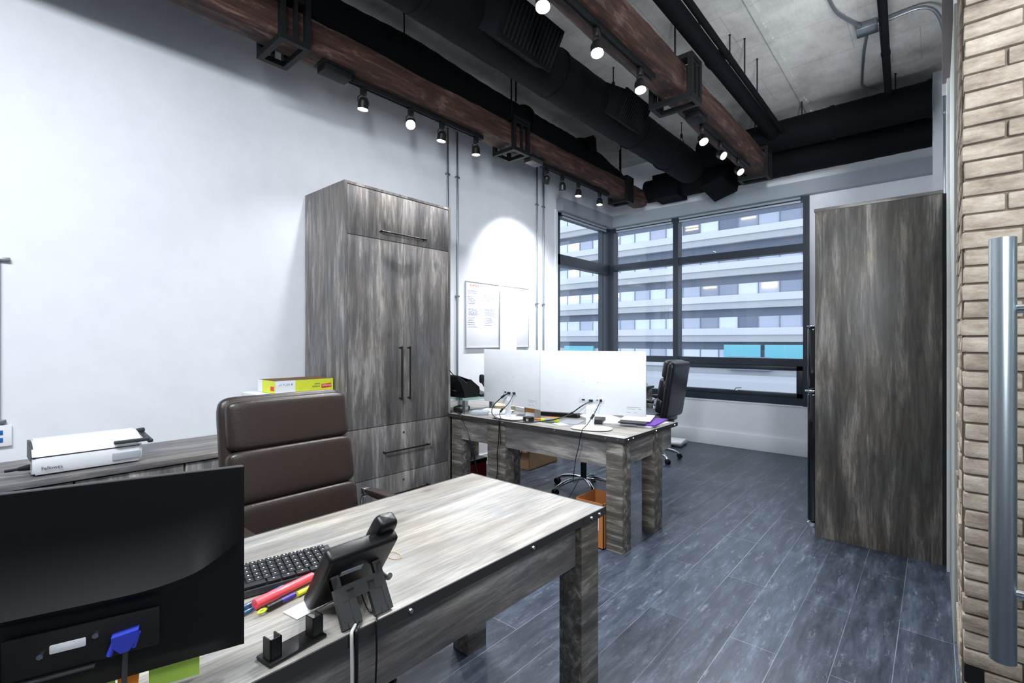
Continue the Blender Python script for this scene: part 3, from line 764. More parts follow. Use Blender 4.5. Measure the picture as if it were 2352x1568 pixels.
def laminator():
    o = (.47, 3.35, .726); t = thing('laminator', 'white laminating machine with black tray arm on the long worktop', 'laminator', o)
    b = B(o); x0, x1 = .245, .672
    prof = [(3.262, .750), (3.272, .732), (3.30, .729), (3.45, .729), (3.458, .76), (3.45, .885), (3.42, .892), (3.36, .885), (3.30, .864), (3.275, .842), (3.264, .82), (3.258, .80)]
    b.prism(prof, 'x', x0 + .012, x1 - .012, True); b.prism([(lerp(3.36, p[0], .94), lerp(.8, p[1], .92)) for p in prof], 'x', x0, x1, True)
    b.obj('housing', 'white', t)
    b = B(o); b.box(x0 - .001, x1 - .01, 3.259, 3.30, .816, .8195); b.obj('feed_slot', 'seam', t)
    b = B(o); b.prism([(3.28, .80), (3.30, .86), (3.37, .882), (3.43, .885), (3.44, .8)], 'x', x0 - .006, x0 + .006); b.obj('side_cheek', 'dgrey', t)
    b = B(o); b.box(.545, .665, 3.255, 3.262, .752, .79, .003); b.obj('control_panel', 'lgrey', t)
    b = B(o); b.box(.548, .700, 3.225, 3.25, .838, .856, .004); b.box(.692, .716, 3.225, 3.43, .838, .856, .005, rot=(R(6), 0, 0)); b.box(.655, .716, 3.40, 3.43, .862, .884, .006, rot=(0, R(-6), 0)); b.obj('tray_arm', 'dgrey', t)
    b = B(o); b.cyl((.245, 3.36, .76), (.205, 3.37, .755), .016, .010, 10); b.cyl((.205, 3.37, .755), (.16, 3.39, .75), .007, seg=8); b.obj('power_plug', 'blackp', t)
    text('Fellowes', .022, 'black_ink', t, loc=(.275 - o[0], 3.2535 - o[1], .757 - o[2]), rot=(R(86), 0, 0))
laminator()
def box_white():
    o = (1.6, 3.5, .726); b = B(o); b.box(1.335, 1.825, 3.34, 3.69, .726, 1.018, .003)
    t = thing('storage_box', 'white archive box on the worktop beside the tall cabinet', 'box', o); b.obj('box_body', 'paper', t)
    b = B(o); b.box(1.33, 1.83, 3.335, 3.695, .985, 1.021, .002); b.obj('box_lid', 'paper', t)
    o = (1.63, 3.49, 1.022); t = thing('paper_carton', 'open yellow and white paper carton on top of the white box', 'box', o)
    xa, xb, ya, yb, za, zb = 1.42, 1.835, 3.35, 3.635, 1.0225, 1.108; w = .004
    b = B(o); b.mat('card_in'); b.box(xa, xb, ya, yb, za, za + .004)
    b.box(xa + .0005, xa + w, ya, yb, za, zb); b.box(xb - w, xb, ya, yb, za, zb); b.box(xa, xb, ya, ya + w, za, zb); b.box(xa, xb, yb - w, yb, za, zb)
    b.obj('tray', None, t)
    b = B(o); b.mat('yellow'); b.box(xa + .135, xb, ya - .001, ya, za, zb); b.box(xa - .001, xa, ya, ya + .21, za, zb); b.mat('paper'); b.box(xa, xa + .135, ya - .001, ya, za, zb); b.box(xa - .001, xa, ya + .21, yb, za, zb)
    b.obj('printed_wrap', None, t)
    R2 = (R(90), R(180), 0)
    B(o).box(1.745, 1.82, ya - .002, ya - .001, 1.043, 1.072, rot=(0, R(-4), 0)).obj('red_logo', 'red', t); B(o).box(xa - .002, xa - .001, ya + .02, ya + .075, 1.04, 1.07).obj('red_logo', 'red', t)
    text('STAPLES', .019, 'paper', t, loc=(1.82 - o[0], ya - .0025 - o[1], 1.066 - o[2]), rot=R2, ext=.0003)
    text('multiples\nusages', .017, 'green_ink', t, loc=(1.735 - o[0], ya - .0015 - o[1], 1.06 - o[2]), rot=R2, ext=.0003)
    text('8 1/2" x 11"', .02, 'blue_ink', t, loc=(1.535 - o[0], ya - .0015 - o[1], 1.088 - o[2]), rot=R2, ext=.0003)
    b = B((1.66, 3.52, 1.03)); b.box(1.5, 1.78, 3.42, 3.60, 1.03, 1.096, .003); single(b, 'notebook', 'bluep', 'dark blue book lying inside the open paper carton', 'book')
    b = B((1.55, 3.45, 1.03)); b.box(1.44, 1.62, 3.37, 3.415, 1.03, 1.102, .002); single(b, 'paper_pad', 'paper', 'white paper pad edge showing inside the open paper carton', 'paper')
box_white()

# ================================================================== DESKS
def desk(name, label, x0, x1, y0, y1, legs, topm, legm, apm, apx, apy, bolts, plates):
    H = .755; o = ((x0 + x1) / 2, (y0 + y1) / 2, 0); t = thing(name, label, 'desk', o)
    B(o).box(x0 + .003, x1 - .003, y0 + .003, y1 - .003, .7285, H, .001).obj('tabletop', topm, t)
    b = B(o); e = .0035
    b.box(x0, x1, y0 - .001, y0 + e, .728, H + .001); b.box(x0, x1, y1 - e, y1 + .001, .728, H + .001); b.box(x0 - .001, x0 + e, y0, y1, .728, H + .001); b.box(x1 - e, x1 + .001, y0, y1, .728, H + .001)
    tr = b.obj('metal_edging', 'trim', t)
    for p in plates:
        B(o).box(*p).obj('corner_plate', 'trim', t)
    for (p, n) in bolts:
        p = Vector(p); n = Vector(n); bb = B(o); bb.cyl(p, p + n * .006, .0065, .005, 10); bb.obj('bolt', 'screw', t)
    for (xa, xb, ya, yb) in legs: B(o).box(xa, xb, ya, yb, 0, .728, .001).obj('leg', legm, t)
    for q in apx: B(o).box(*q).obj('apron', apm[0], t)
    for q in apy: B(o).box(*q).obj('apron', apm[1], t)
fx0, fx1, fy0, fy1 = -.35, 1.612, .94, 1.655
bl = [((x, fy0 - .001, .742), (0, -1, 0)) for x in (.24, .71, 1.175, 1.51, 1.565)] + [((fx1 + .001, y, .742), (1, 0, 0)) for y in (.985, 1.3, 1.6)]
desk('desk', 'large weathered wood desk in the foreground carrying the black monitor', fx0, fx1, fy0, fy1,
     [(1.478, 1.592, .958, 1.055), (1.478, 1.592, 1.545, 1.64), (-.32, -.2, .958, 1.055), (-.32, -.2, 1.545, 1.64)], 'top_x', 'leg', ('wood_x', 'wood_y'),
     [(-.2, 1.478, .985, 1.005, .565, .728), (-.2, 1.478, 1.6, 1.62, .565, .728)], [(1.5, 1.52, 1.055, 1.545, .565, .728), (-.28, -.26, 1.055, 1.545, .565, .728)],
     bl, [(1.46, 1.6145, fy0 - .0025, fy0 - .001, .727, .757)])
bx0, bx1, by0, by1 = 2.812, 3.66, 1.50, 3.192
bl = [((bx0 - .001, y, .742), (-1, 0, 0)) for y in (1.545, 1.635, 2.05, 2.55, 3.02)] + [((x, by0 - .001, .742), (0, -1, 0)) for x in (2.86, 2.93, 3.28, 3.6)]
desk('desk', 'long weathered wood desk carrying two white monitors', bx0, bx1, by0, by1,
     [(2.835, 2.95, 1.525, 1.645), (3.30, 3.44, 1.525, 1.62), (2.84, 2.95, 2.55, 2.74), (3.5, 3.62, 3.05, 3.17), (2.84, 2.95, 3.05, 3.17)], 'top_y', 'leg_y', ('wood_y', 'wood_x'),
     [(2.848, 2.868, 1.645, 2.55, .545, .728), (2.848, 2.868, 2.74, 3.05, .545, .728)], [(2.95, 3.62, 1.535, 1.555, .565, .728)],
     bl, [(bx0 - .0025, bx0 - .001, by0 - .002, by0 + .17, .727, .757), (bx0 - .002, bx0 + .12, by0 - .0025, by0 - .001, .727, .757)])
desk('desk', 'side table pushed between the two-monitor desk and the white wall', 2.875, 3.66, 3.2, 3.785,
     [(2.9, 3.0, 3.63, 3.73), (3.5, 3.62, 3.62, 3.74), (2.9, 3.0, 3.22, 3.31), (3.5, 3.62, 3.22, 3.31)], 'top_y', 'leg_y', ('wood_y', 'wood_x'),
     [(2.9, 2.92, 3.31, 3.63, .565, .728)], [], [], [])
desk('desk', 'desk by the windows half hidden behind the white monitors', 5.12, 6.45, 2.98, 3.62,
     [(5.15, 5.25, 3.0, 3.1), (6.33, 6.43, 3.0, 3.1), (5.15, 5.25, 3.5, 3.6), (6.33, 6.43, 3.5, 3.6)], 'top_x', 'leg', ('wood_x', 'wood_y'),
     [(5.25, 6.33, 3.03, 3.05, .565, .728)], [], [], [])

# ------------------------------------------------------------------ black monitor on the front desk
def black_monitor():
    t = thing('computer_monitor', 'black computer monitor seen from behind on the front desk', 'monitor', (.094, 1.082, .755), R(-17.5))
    W, H, z0 = .566, .335, .052
    b = B(); nx, nz = 90, 70; V = []
    # a shallow bulge that swells downwards to a curved crease, then drops flat to the port recess
    n1 = 30; n2 = nz - n1
    for j in range(nz + 1):
        row = []
        for i in range(nx + 1):
            u = i / nx; ur = abs(u - .5) * 2
            vc = .455 + .14 * max(0, (ur - .35) / .65) ** 2.2
            e = max(0, min(1, (1 - ur) / .30)); e = e * e * (3 - 2 * e)
            if j > n1: k = (j - n1) / n2; v = lerp(vc, 1, k * k * .35 + k * .65); q = max(0, 1 - (v - vc) / .30); g = q * q
            else: k = j / n1; v = vc * (1 - (1 - k) ** 1.6); g = 1.0 - .5 * min(1, (vc - v) / .05)
            row.append(b.bm.verts.new(((u - .5) * W, -(.009 + .034 * g * e * min(1, v / .08)), z0 + v * H)))
        V.append(row)
    fs = [b.bm.faces.new((V[j][i], V[j][i + 1], V[j + 1][i + 1], V[j + 1][i])) for j in range(nz) for i in range(nx)]
    b._fin(None, True, fs)
    b.obj('back_shell', 'blackm', t)
    b = B(); b.box(-W / 2, W / 2, -.0085, .014, z0, z0 + H, .004); b.obj('bezel', 'blackp', t)
    B().box(-W / 2 + .015, W / 2 - .015, .0142, .015, z0 + .02, z0 + H - .015).obj('screen', plain('dark_screen', (16, 18, 22), .15), t)
    b = B(); b.cyl((-.10, -.02, .005), (-.10, -.03, .12), .028, .03, 16); b.obj('stand_neck', 'blackp', t)
    b = B(); b.pillow((-.1, .0, .006), (.26, .2, .012), .6); b.obj('stand_base', 'blackp', t)
    S = Matrix.Translation((.035, .008, .034))
    pb = B(); pb.box(-.075, .12, -.0432, -.038, z0 + .02, z0 + .085, .002); pb.xf(S); port = pb.obj('port_recess', plain('port_black', (5, 5, 6), .6), t)
    b = B(); b.box(-.020, .024, -.047, -.043, z0 + .050, z0 + .064, .002); b.xf(S); b.obj('video_socket', 'white', t)
    for (xx, zz) in ((-.030, z0 + .052), (.036, z0 + .064)): B().cyl((xx, -.043, zz), (xx, -.050, zz), .0045, seg=6).xf(S).obj('socket_screw', 'chrome', t)
    b = B(); b.prism([(.050, z0 + .072), (.098, z0 + .078), (.096, z0 + .062), (.082, z0 + .036), (.066, z0 + .034), (.052, z0 + .05)], 'y', -.060, -.043); b.cyl((.046, -.052, z0 + .032), (.056, -.052, z0 + .060), .006, seg=8); b.cyl((.088, -.052, z0 + .038), (.096, -.052, z0 + .068), .006, seg=8)
    b.xf(Matrix.Translation((.020, 0, .018 + z0 * .0)) @ Matrix.Diagonal((.74, 1, .74, 1))).xf(S); b.obj('video_plug', 'blue', t)
    b = B(); b.tube(smooth_path([(.075, -.053, z0 + .036), (.074, -.056, z0 + .0), (.074, -.058, z0 - .05), (.07, -.05, -.03), (.06, .03, -.03)], 6), .0040, 8); b.xf(S); b.obj('video_cable', 'dgrey', t)
    b = B(); b.cyl((-.095, -.040, z0 + .045), (-.093, -.056, z0 + .04), .008, seg=10); b.tube(smooth_path([(-.093, -.056, z0 + .04), (-.09, -.06, z0), (-.082, -.055, -.02), (-.075, .02, -.03)], 6), .0035, 8); b.xf(S); b.obj('power_cable', 'dgrey', t)
    for z in (.002, -.012): pass
    B().box(-.14, .07, -.040, -.030, z0 + .046, z0 + .050, .001).obj('shell_ridge', 'dgrey', t); B().box(-.10, .0, -.036, -.028, z0 + .022, z0 + .0255, .001).obj('shell_ridge', 'dgrey', t)
    c, s = math.cos(R(-17.5)), math.sin(R(-17.5))
    def note(x0, x1, za, zb, m, lb, rot=0):
        b = B(); b.box(x0, x1, .0165, .0172, za, zb, rot=(R(4), R(rot), 0)); single(b, 'sticky_note', m, lb, 'sticky note', 'sticky notes under the black monitor', (.094, 1.082, .755), R(-17.5))
    note(.135, .211, .004, .066, 'lime', 'wide lime green sticky note hanging under the black monitor')
    note(.092, .122, .022, .064, 'orange', 'small orange sticky note hanging under the black monitor', 5)
    note(.03, .088, .018, .06, 'lime', 'narrow green sticky note beside the orange one', -3)
black_monitor()

def keyboard():
    t = thing('keyboard', 'black keyboard behind the black monitor on the front desk', 'keyboard', (.492, 1.325, .7565), R(-12))
    b = B(); b.prism([(-.07, .002), (-.07, .016), (.07, .026), (.07, .002)], 'x', -.22, .22); b.obj('keyboard_body', 'dgrey', t)
    sl = math.atan2(.010, .14)
    for r in range(6):
        y = -.055 + r * .0215; n = 21 if r else 12; wd = .41 / n
        for i in range(n):
            x = -.205 + (i + .5) * wd
            wx = wd - .003
            if r == 0 and 3 <= i <= 6:
                if i > 3: continue
                x = -.205 + 5 * wd; wx = wd * 4 - .003
            if i in (14, 17) and r > 0 and n == 21: wx *= .8
            zc = .0165 + (y + .07) * math.tan(sl) + .004
            k = B(); k.mat('key'); k.box(x - wx / 2, x + wx / 2, y - .009, y + .009, zc - .003, zc + .004, .0012, rot=(sl, 0, 0), seg=1)
            k.mat('paper'); k.box(x - .0016, x + .0016, y, y + .0035, zc + .0042, zc + .0046); k.obj('key', None, t)
keyboard()

def phone():
    o = (.62, 1.04, .7565); t = thing('desk_phone', 'black desk telephone on its stand seen from behind, front desk', 'phone', o, R(0))
    q = lambda x, y, z: Vector((x - o[0], y - o[1], z - o[2]))
    # slab tilted: bottom edge (y 1.105, z .768), top edge (y 1.0, z .922)
    a = Vector((0, 1.0 - 1.105, .918 - .77)); Lg = a.length; u = a.normalized(); n = Vector((0, u.z, -u.y))     # n: out of the front face, towards the user
    m = Matrix.Translation(q(.617, 1.098, .772)) @ Matrix(((1, 0, 0), (0, u.y, n.y), (0, u.z, n.z))).to_4x4()
    X = lambda b: b.xf(m)
    def local(bx0, bx1, l0, l1, t0, t1, bev): return B().box(bx0, bx1, l0, l1, t0, t1, bev, seg=4)
    X(local(-.088, .092, 0, Lg, -.022, .016, .011)).obj('phone_body', 'blackp', t)
    X(local(-.075, .03, Lg * .62, Lg * .92, .0155, .0175, .001)).obj('display', plain('lcd', (90, 100, 96), .2), t)
    kb = B()
    for i in range(3):
        for j in range(4): kb.box(-.065 + i * .024, -.047 + i * .024, .02 + j * .02, .034 + j * .02, .0155, .019, .002)
    X(kb).obj('keypad', 'dgrey', t)
    # handset lying on the front with its ear end standing over the top edge
    hs = B(); hs.tube([(.064, -.004, .030), (.064, .04, .034), (.064, .1, .036), (.064, Lg - .02, .034)], [.017, .016, .016, .017], 12); hs.pillow((.064, Lg + .004, .018), (.054, .062, .040), .42); hs.pillow((.064, .012, .018), (.05, .03, .04), .5)
    X(hs).obj('handset', 'blackp', t)
    # stand plate: H shape
    tp, bt = q(o[0], 1.012, .850), q(o[0], .957, .7585); d = bt - tp; Ls = d.length; dd = d.normalized(); nn = Vector((0, dd.z, -dd.y))
    m2 = Matrix.Translation(tp) @ Matrix(((1, 0, 0), (0, dd.y, nn.y), (0, dd.z, nn.z))).to_4x4()
    x0, x1 = .546 - o[0], .672 - o[0]; T = .006
    s = B()
    s.box(x0, x0 + .014, 0, Ls, -T, T); s.box(x1 - .014, x1, 0, Ls, -T, T)
    s.box(x0 + .028, x0 + .046, Ls * .3, Ls, -T, T); s.box(x1 - .046, x1 - .028, Ls * .3, Ls, -T, T)
    s.box(x0 + .014, x1 - .014, Ls * .20, Ls * .50, -T, T); s.box(x0 + .012, x0 + .03, Ls * .88, Ls, -T, T); s.box(x1 - .03, x1 - .012, Ls * .88, Ls, -T, T)
    s.box(x0, x0 + .02, -.004, Ls * .22, -T, T); s.box(x1 - .02, x1, -.004, Ls * .22, -T, T)
    s.box(x0 + .012, x0 + .03, Ls * .45, Ls * .9, -.002, T - .001); s.box(x1 - .03, x1 - .012, Ls * .45, Ls * .9, -.002, T - .001)
    s.xf(m2); st = s.obj('stand_plate', 'mount', t)
    k = B(); k.cyl((x0 + .04, Ls * .62, -T - .001), (x0 + .04, Ls * .62, -T), .0055, seg=12); k.cyl((x1 - .04, Ls * .62, -T - .001), (x1 - .04, Ls * .62, -T), .0055, seg=12); k.box(x0 + .0375, x0 + .0425, Ls * .62, Ls * .76, -T - .001, -T); k.box(x1 - .0425, x1 - .0375, Ls * .62, Ls * .76, -T - .001, -T)
    k.xf(m2); k.obj('keyhole_slot', 'seam', st)
    lab = B(); lab.box(-.045, .01, Lg * .60, Lg * .68, -.0235, -.0222); X(lab).obj('rating_label', 'lgrey', t)
    c = B(); pts = [m @ Vector((.07, .0, .02)), q(.715, 1.09, .79), q(.722, 1.05, .78), q(.71, 1.02, .80)]
    c.tube(smooth_path(pts, 10), .006, 10); c.obj('coiled_cord', 'blackp', t)
    for (pts, r, mm, nm) in (([q(.602, 1.02, .80), q(.585, .985, .765), q(.565, .94, .7605), q(.548, .90, .757 + .003), q(.546, .93, .7600), q(.545, .932, .745)], .003, 'cable_w', 'network_cable'),):
        pass
    def cab(p, r, mm, nm): B().tube(smooth_path([q(*k) for k in p], 6), r, 8).obj(nm, mm, t)
    cab([(.600, 1.03, .80), (.594, .985, .765), (.575, .955, .7615), (.556, .937, .762), (.552, .931, .748), (.552, .930, .69), (.553, .93, .5), (.56, .932, .12)], .0036, 'cable_w', 'network_cable')
    cab([(.608, 1.03, .80), (.603, .985, .765), (.588, .957, .7615), (.568, .936, .762), (.563, .930, .745), (.562, .929, .69), (.563, .929, .5), (.58, .932, .1)], .004, 'blackp', 'handset_cable')
    cab([(.63, 1.03, .80), (.625, .985, .764), (.632, .962, .7612), (.618, .938, .7612), (.612, .931, .75), (.612, .930, .68), (.604, .929, .5), (.60, .932, .1)], .0022, 'blackp', 'power_cable')
    b = B((.60, 1.12, .756)); b.box(.50, .60, 1.085, 1.14, .7562, .7572, rot=(0, 0, R(8)))
    single(b, 'paper_slip', 'paper', 'small white paper slip under the desk telephone', 'paper')
phone()
def holder():
    t = thing('bracket_stand', 'black plastic stand with two open upright clips on the front desk', 'stand', (.453, .987, .756), R(6))
    B().box(-.062, .062, -.026, .026, 0, .007, .003).obj('stand_base', 'blackp', t)
    for x in (-.045, .045):
        b = B(); b.box(x - .012, x + .012, -.018, -.015, .006, .048); b.box(x - .012, x - .009, -.018, .008, .006, .048); b.box(x + .009, x + .012, -.018, .008, .006, .048); b.box(x - .012, x + .012, .005, .008, .006, .03)
        b.obj('clip_post', 'blackp', t)
holder()
def pen(p0, p1, r, bodym, capm, label, name='pen', cat='pen', cap=.35, tip=None):
    p0, p1 = Vector(p0), Vector(p1); t = thing(name, label, cat, p0, group='pens beside the keyboard'); o = p0
    c = p0.lerp(p1, cap)
    B(o).cyl(c, p1, r, r * .92, 14).obj('barrel', bodym, t)
    b = B(o); b.cyl(p0, c, r * 1.08, r * 1.08, 14); b.obj('cap', capm, t)
    if tip: B(o).tube(smooth_path([p0, p0 + (p0 - p1).normalized() * .012 + Vector((0, .006, 0)), p0 + (p0 - p1).normalized() * .022, p0 + (p0 - p1).normalized() * .012 - Vector((0, .006, 0)), p0], 4), .0022, 6).obj('loop', tip, t)
pen((.458, 1.192, .7685), (.612, 1.222, .7685), .0115, 'pink', 'pink', 'thick coral pink highlighter lying in front of the keyboard', 'highlighter', 'highlighter')
pen((.474, 1.163, .7635), (.545, 1.176, .7635), .0065, 'violet', 'blackp', 'pen with black and violet barrel and yellow loop', cap=.5, tip='limeg')
pen((.55, 1.1745, .7625), (.60, 1.184, .7625), .006, 'limeg', 'yellow', 'short yellow pen lying behind the violet pen')
pen((.42, 1.205, .7615), (.575, 1.252, .7615), .0048, 'bluep', 'bluep', 'slim blue pen lying along the keyboard edge')
pen((.405, 1.178, .7615), (.455, 1.192, .7615), .0045, 'bluep', 'bluep', 'short blue pen end beside the pink highlighter')
b = B((.84, 1.19, .757)); pts = [(.84 + .017 * math.cos(a), 1.19 + .03 * math.sin(a), .7575 + .001 * math.sin(3 * a)) for a in [i * math.pi / 12 for i in range(25)]]
b.tube(pts, .0011, 6, cap=False); single(b, 'rubber_band', 'rubber', 'tan rubber band lying beside the telephone', 'rubber band')

# ------------------------------------------------------------------ chairs
def star_base(t, r, z, m='chrome', rot=0):
    b = B(); 
    for k in range(5):
        a = rot + k * 2 * math.pi / 5; c, s = math.cos(a), math.sin(a)
        b = B(); b.tube(smooth_path([(0, 0, z + .04), (c * r * .45, s * r * .45, z + .035), (c * r * .85, s * r * .85, z + .005), (c * r, s * r, z - .03)], 5), [.017] * 10 + [.013] * 6, 10)
        b.obj('base_spoke', m, t)
        w = B(); cx, cy = c * r, s * r
        for q in (-.014, .014): w.cyl((cx - s * (q - .008), cy + c * (q - .008), .028), (cx - s * (q + .008), cy + c * (q + .008), .028), .028, seg=16)
        w.box(cx - .012, cx + .012, cy - .012, cy + .012, .035, .06, .003); w.obj('caster', 'blackp', t)
def brown_chair():
    t = thing('office_chair', 'high brown leather office chair with padded bands behind the front desk', 'chair', (.985, 1.93, 0), R(0))
    lean = R(10); tz = .50
    def bm(y, z): return y
    P = lambda zz: (.14 + (zz - .5) * math.tan(lean))
    for k, (z0, z1, w, nm) in enumerate(((.925, 1.135, .53, 'head_cushion'), (.715, .935, .545, 'back_cushion'), (.50, .725, .555, 'back_cushion'))):
        zc = (z0 + z1) / 2; B().pillow((0, P(zc), zc), (w, .085, z1 - z0), .22, 40, rot=(-lean, 0, 0)).obj(nm, 'leather', t)
    b = B(); b.pillow((0, P(.82) + .055, .82), (.555, .07, .66), .16, 40, rot=(-lean, 0, 0)); b.obj('back_shell', 'leather', t)
    b = B(); b.pillow((0, -.08, .47), (.54, .5, .10), .3, 32); b.obj('seat', 'leather', t)
    for s in (-1, 1):
        a = B(); a.pillow((s * .30, -.05, .675), (.05, .27, .035), .45, 20); arm = a.obj('arm_pad', 'leather', t)
        f = B(); f.tube(smooth_path([(s * .285, .12, .60), (s * .30, .10, .66), (s * .30, -.16, .655), (s * .29, -.19, .62), (s * .25, -.17, .44)], 6), .011, 10); f.box(s * .29 - .016, s * .29 + .016, .085, .115, .66, .69, .004); f.obj('arm_frame', 'chrome', t)
    b = B(); b.cyl((0, -.05, .10), (0, -.05, .42), .03, .022, 16); b.obj('gas_lift', 'chrome', t)
    b = B(); b.box(-.1, .1, -.17, .07, .40, .43, .005); b.obj('seat_mechanism', 'blackp', t)
    star_base(t, .31, .07, rot=.3)
brown_chair()
def mid_chair():
    t = thing('office_chair', 'chair with chrome star base standing under the two-monitor desk', 'chair', (3.83, 2.46, 0), R(-155))
    star_base(t, .31, .075, rot=.45)
    b = B(); b.cyl((0, 0, .11), (0, 0, .26), .028, seg=16); b.obj('gas_sleeve', 'blackp', t); b = B(); b.cyl((0, 0, .26), (0, 0, .42), .016, seg=16); b.obj('gas_lift', 'chrome', t)
    b = B(); b.box(-.07, .07, -.08, .08, .385, .43, .006); b.cyl((.05, 0, .40), (.2, 0, .39), .006, seg=8); b.box(.18, .23, -.012, .012, .383, .397, .003); b.obj('seat_mechanism', 'blackp', t)
    b = B(); b.pillow((0, 0, .475), (.48, .47, .09), .35, 28); b.obj('seat', 'leather_b', t)
    b = B(); b.pillow((0, .24, .86), (.44, .07, .56), .3, 28, rot=(R(-8), 0, 0)); b.obj('backrest', 'leather_b', t)
    b = B(); b.box(-.03, .03, .17, .27, .42, .45, .004); b.box(-.03, .03, .255, .275, .44, .7, .004); b.obj('back_bracket', 'blackp', t)
mid_chair()
def exec_chair():
    t = thing('office_chair', 'tall black leather executive chair by the windows', 'chair', (5.42, 2.52, 0), R(180))
    # local +y points to the camera side here; the chair faces local -y... back stands at +y
    star_base(t, .31, .075, rot=R(200))
    b = B(); b.cyl((0, 0, .11), (0, 0, .42), .027, seg=16); b.obj('gas_lift', 'blackp', t)
    b = B(); b.box(-.09, .09, -.1, .1, .40, .44, .005); b.obj('seat_mechanism', 'blackp', t)
    b = B(); b.pillow((0, -.02, .50), (.52, .5, .12), .32, 32); b.obj('seat', 'leather_b', t)
    lean = R(9)
    b = B(); b.pillow((0, .275, .83), (.50, .08, .64), .14, 36, rot=(-lean, 0, 0)); b.obj('back_shell', 'leather_b', t)
    b = B(); b.pillow((0, .26, 1.06), (.44, .13, .21), .3, 28, rot=(-lean, 0, 0)); b.obj('head_cushion', 'leather_b', t)
    b = B(); b.pillow((0, .20, .84), (.44, .11, .25), .3, 28, rot=(-lean, 0, 0)); b.obj('back_cushion', 'leather_b', t)
    b = B(); b.pillow((0, .165, .65), (.44, .1, .18), .3, 28, rot=(-lean, 0, 0)); b.obj('back_cushion', 'leather_b', t)
    b = B(); b.box(-.03, .03, .12, .25, .44, .48, .004); b.obj('back_bracket', 'blackp', t)
    for s in (-1, 1):
        a = B(); a.pillow((s * .28, 0, .70), (.06, .28, .05), .5, 18); a.obj('arm_pad', 'leather_b', t)
        f = B(); f.tube(smooth_path([(s * .29, .16, .67), (s * .30, -.02, .685), (s * .30, -.14, .64), (s * .26, -.1, .47)], 6), .012, 8); f.obj('arm_frame', 'chrome', t)
exec_chair()

# ------------------------------------------------------------------ white monitors
def white_monitor(pl, pr, label, base, lab=True):
    pl, pr = Vector(pl), Vector(pr); d = (pr - pl); W = d.length; a = math.atan2(d.y, d.x); c = (pl + pr) / 2
    t = thing('computer_monitor', label, 'monitor', (c.x, c.y, .7565), a, 'white monitors on the two-monitor desk')
    z0, z1 = .108, .553
    # local +x runs from the left to the right corner as seen from the camera, local -y faces the camera
    b = B(); b.box(-W / 2, W / 2, -.004, .02, z0, z1, .004); b.obj('back_panel', 'white', t)
    B().box(-W / 2 + .008, W / 2 - .008, .0202, .021, z0 + .012, z1 - .008).obj('screen', plain('dark_screen', (16, 18, 22), .15), t)
    for x in (-.05, .05):
        for z in (.235, .335): B().cyl((x, -.0052, z), (x, -.0038, z), .003, seg=10).obj('mount_hole', 'lgrey', t)
    p = B(); p.box(-.085, .095, -.0055, -.0042, z0 + .077, z0 + .117, .002); p.obj('port_panel', plain('port_panel_white', (208, 212, 218), .5), t)
    q = B(); q.box(-.065, -.043, -.0075, -.0058, z0 + .094, z0 + .104); q.cyl((.045, -.0075, z0 + .10), (.045, -.0058, z0 + .10), .005, seg=10); q.obj('socket', 'blackp', t)
    n = B(); n.box(-.035, .035, -.010, -.0045, z0 + .0, z0 + .065, .003); n.prism([(-.030, z0 + .04), (.03, z0 + .04), (.024, .012), (-.03, .012)], 'y', -.026, -.012); n.obj('stand_neck', 'white', t)
    s = B(); s.pillow((0, .02, .0075), (.29, .215, .013), 1.0, 40); s.obj('stand_base', 'white', t)
    l = B(); 
    for k, (xx, ww) in enumerate(((W / 2 - .13, .09), (W / 2 - .13, .06), (W / 2 - .05, .02), (W / 2 - .13, .03), (W / 2 - .08, .02))):
        zz = z0 + .06 - (k if k < 2 else (1 if k == 2 else 3)) * .012; l.box(xx, xx + ww, -.0048, -.0041, zz, zz + .0035)
    l.obj('rating_label', 'lgrey', t)
    r = B(); r.cyl((-W / 2 + .06, -.0052, z0 + .06), (-W / 2 + .06, -.0041, z0 + .06), .013, seg=20); r.obj('round_mark', plain('port_panel_white', (208, 212, 218), .5), t)
    pc = B(); pc.box(-.012, .016, -.02, -.0058, z0 + .088, z0 + .104, .003); pc.box(.064, .08, -.018, -.0058, z0 + .09, z0 + .108, .002); pc.obj('plug', 'blackp', t)
    return t, c, a
def wpt(c, a, x, y, z): return (c.x + x * math.cos(a) - y * math.sin(a), c.y + x * math.sin(a) + y * math.cos(a), .7565 + z)
tR, cR, aR = white_monitor((2.835, 2.196), (3.085, 1.483), 'big bright white monitor back nearest the purple folder', None)
tL, cL, aL = white_monitor((3.028, 2.96), (2.880, 2.235), 'big white monitor back nearest the document scanner', None)
def cable(pts, r, label, ferrite=None, m='blackp', n=8):
    P = smooth_path(pts, n); t = thing('cable', label, 'cable', P[0]); b = B(P[0]); b.tube(P, r, 8); b.obj('cord', m, t)
    if ferrite is not None:
        i = int(ferrite * (len(P) - 2)); a, c = P[i], P[min(i + 2, len(P) - 1)]; d = (c - a).normalized()
        B(P[0]).cyl(a - d * .018, a + d * .018, .009, seg=12).obj('ferrite_bead', 'blackp', t)
cable([wpt(cR, aR, .0, -.02, .20), wpt(cR, aR, -.06, -.035, .165), wpt(cR, aR, -.15, -.04, .10), wpt(cR, aR, -.26, -.05, .06), (2.86, 2.30, .768), (2.84, 2.42, .762), (2.83, 2.55, .761), (2.84, 2.68, .762)], .0042,
      'black video cable curving down from the brighter white monitor', .28)
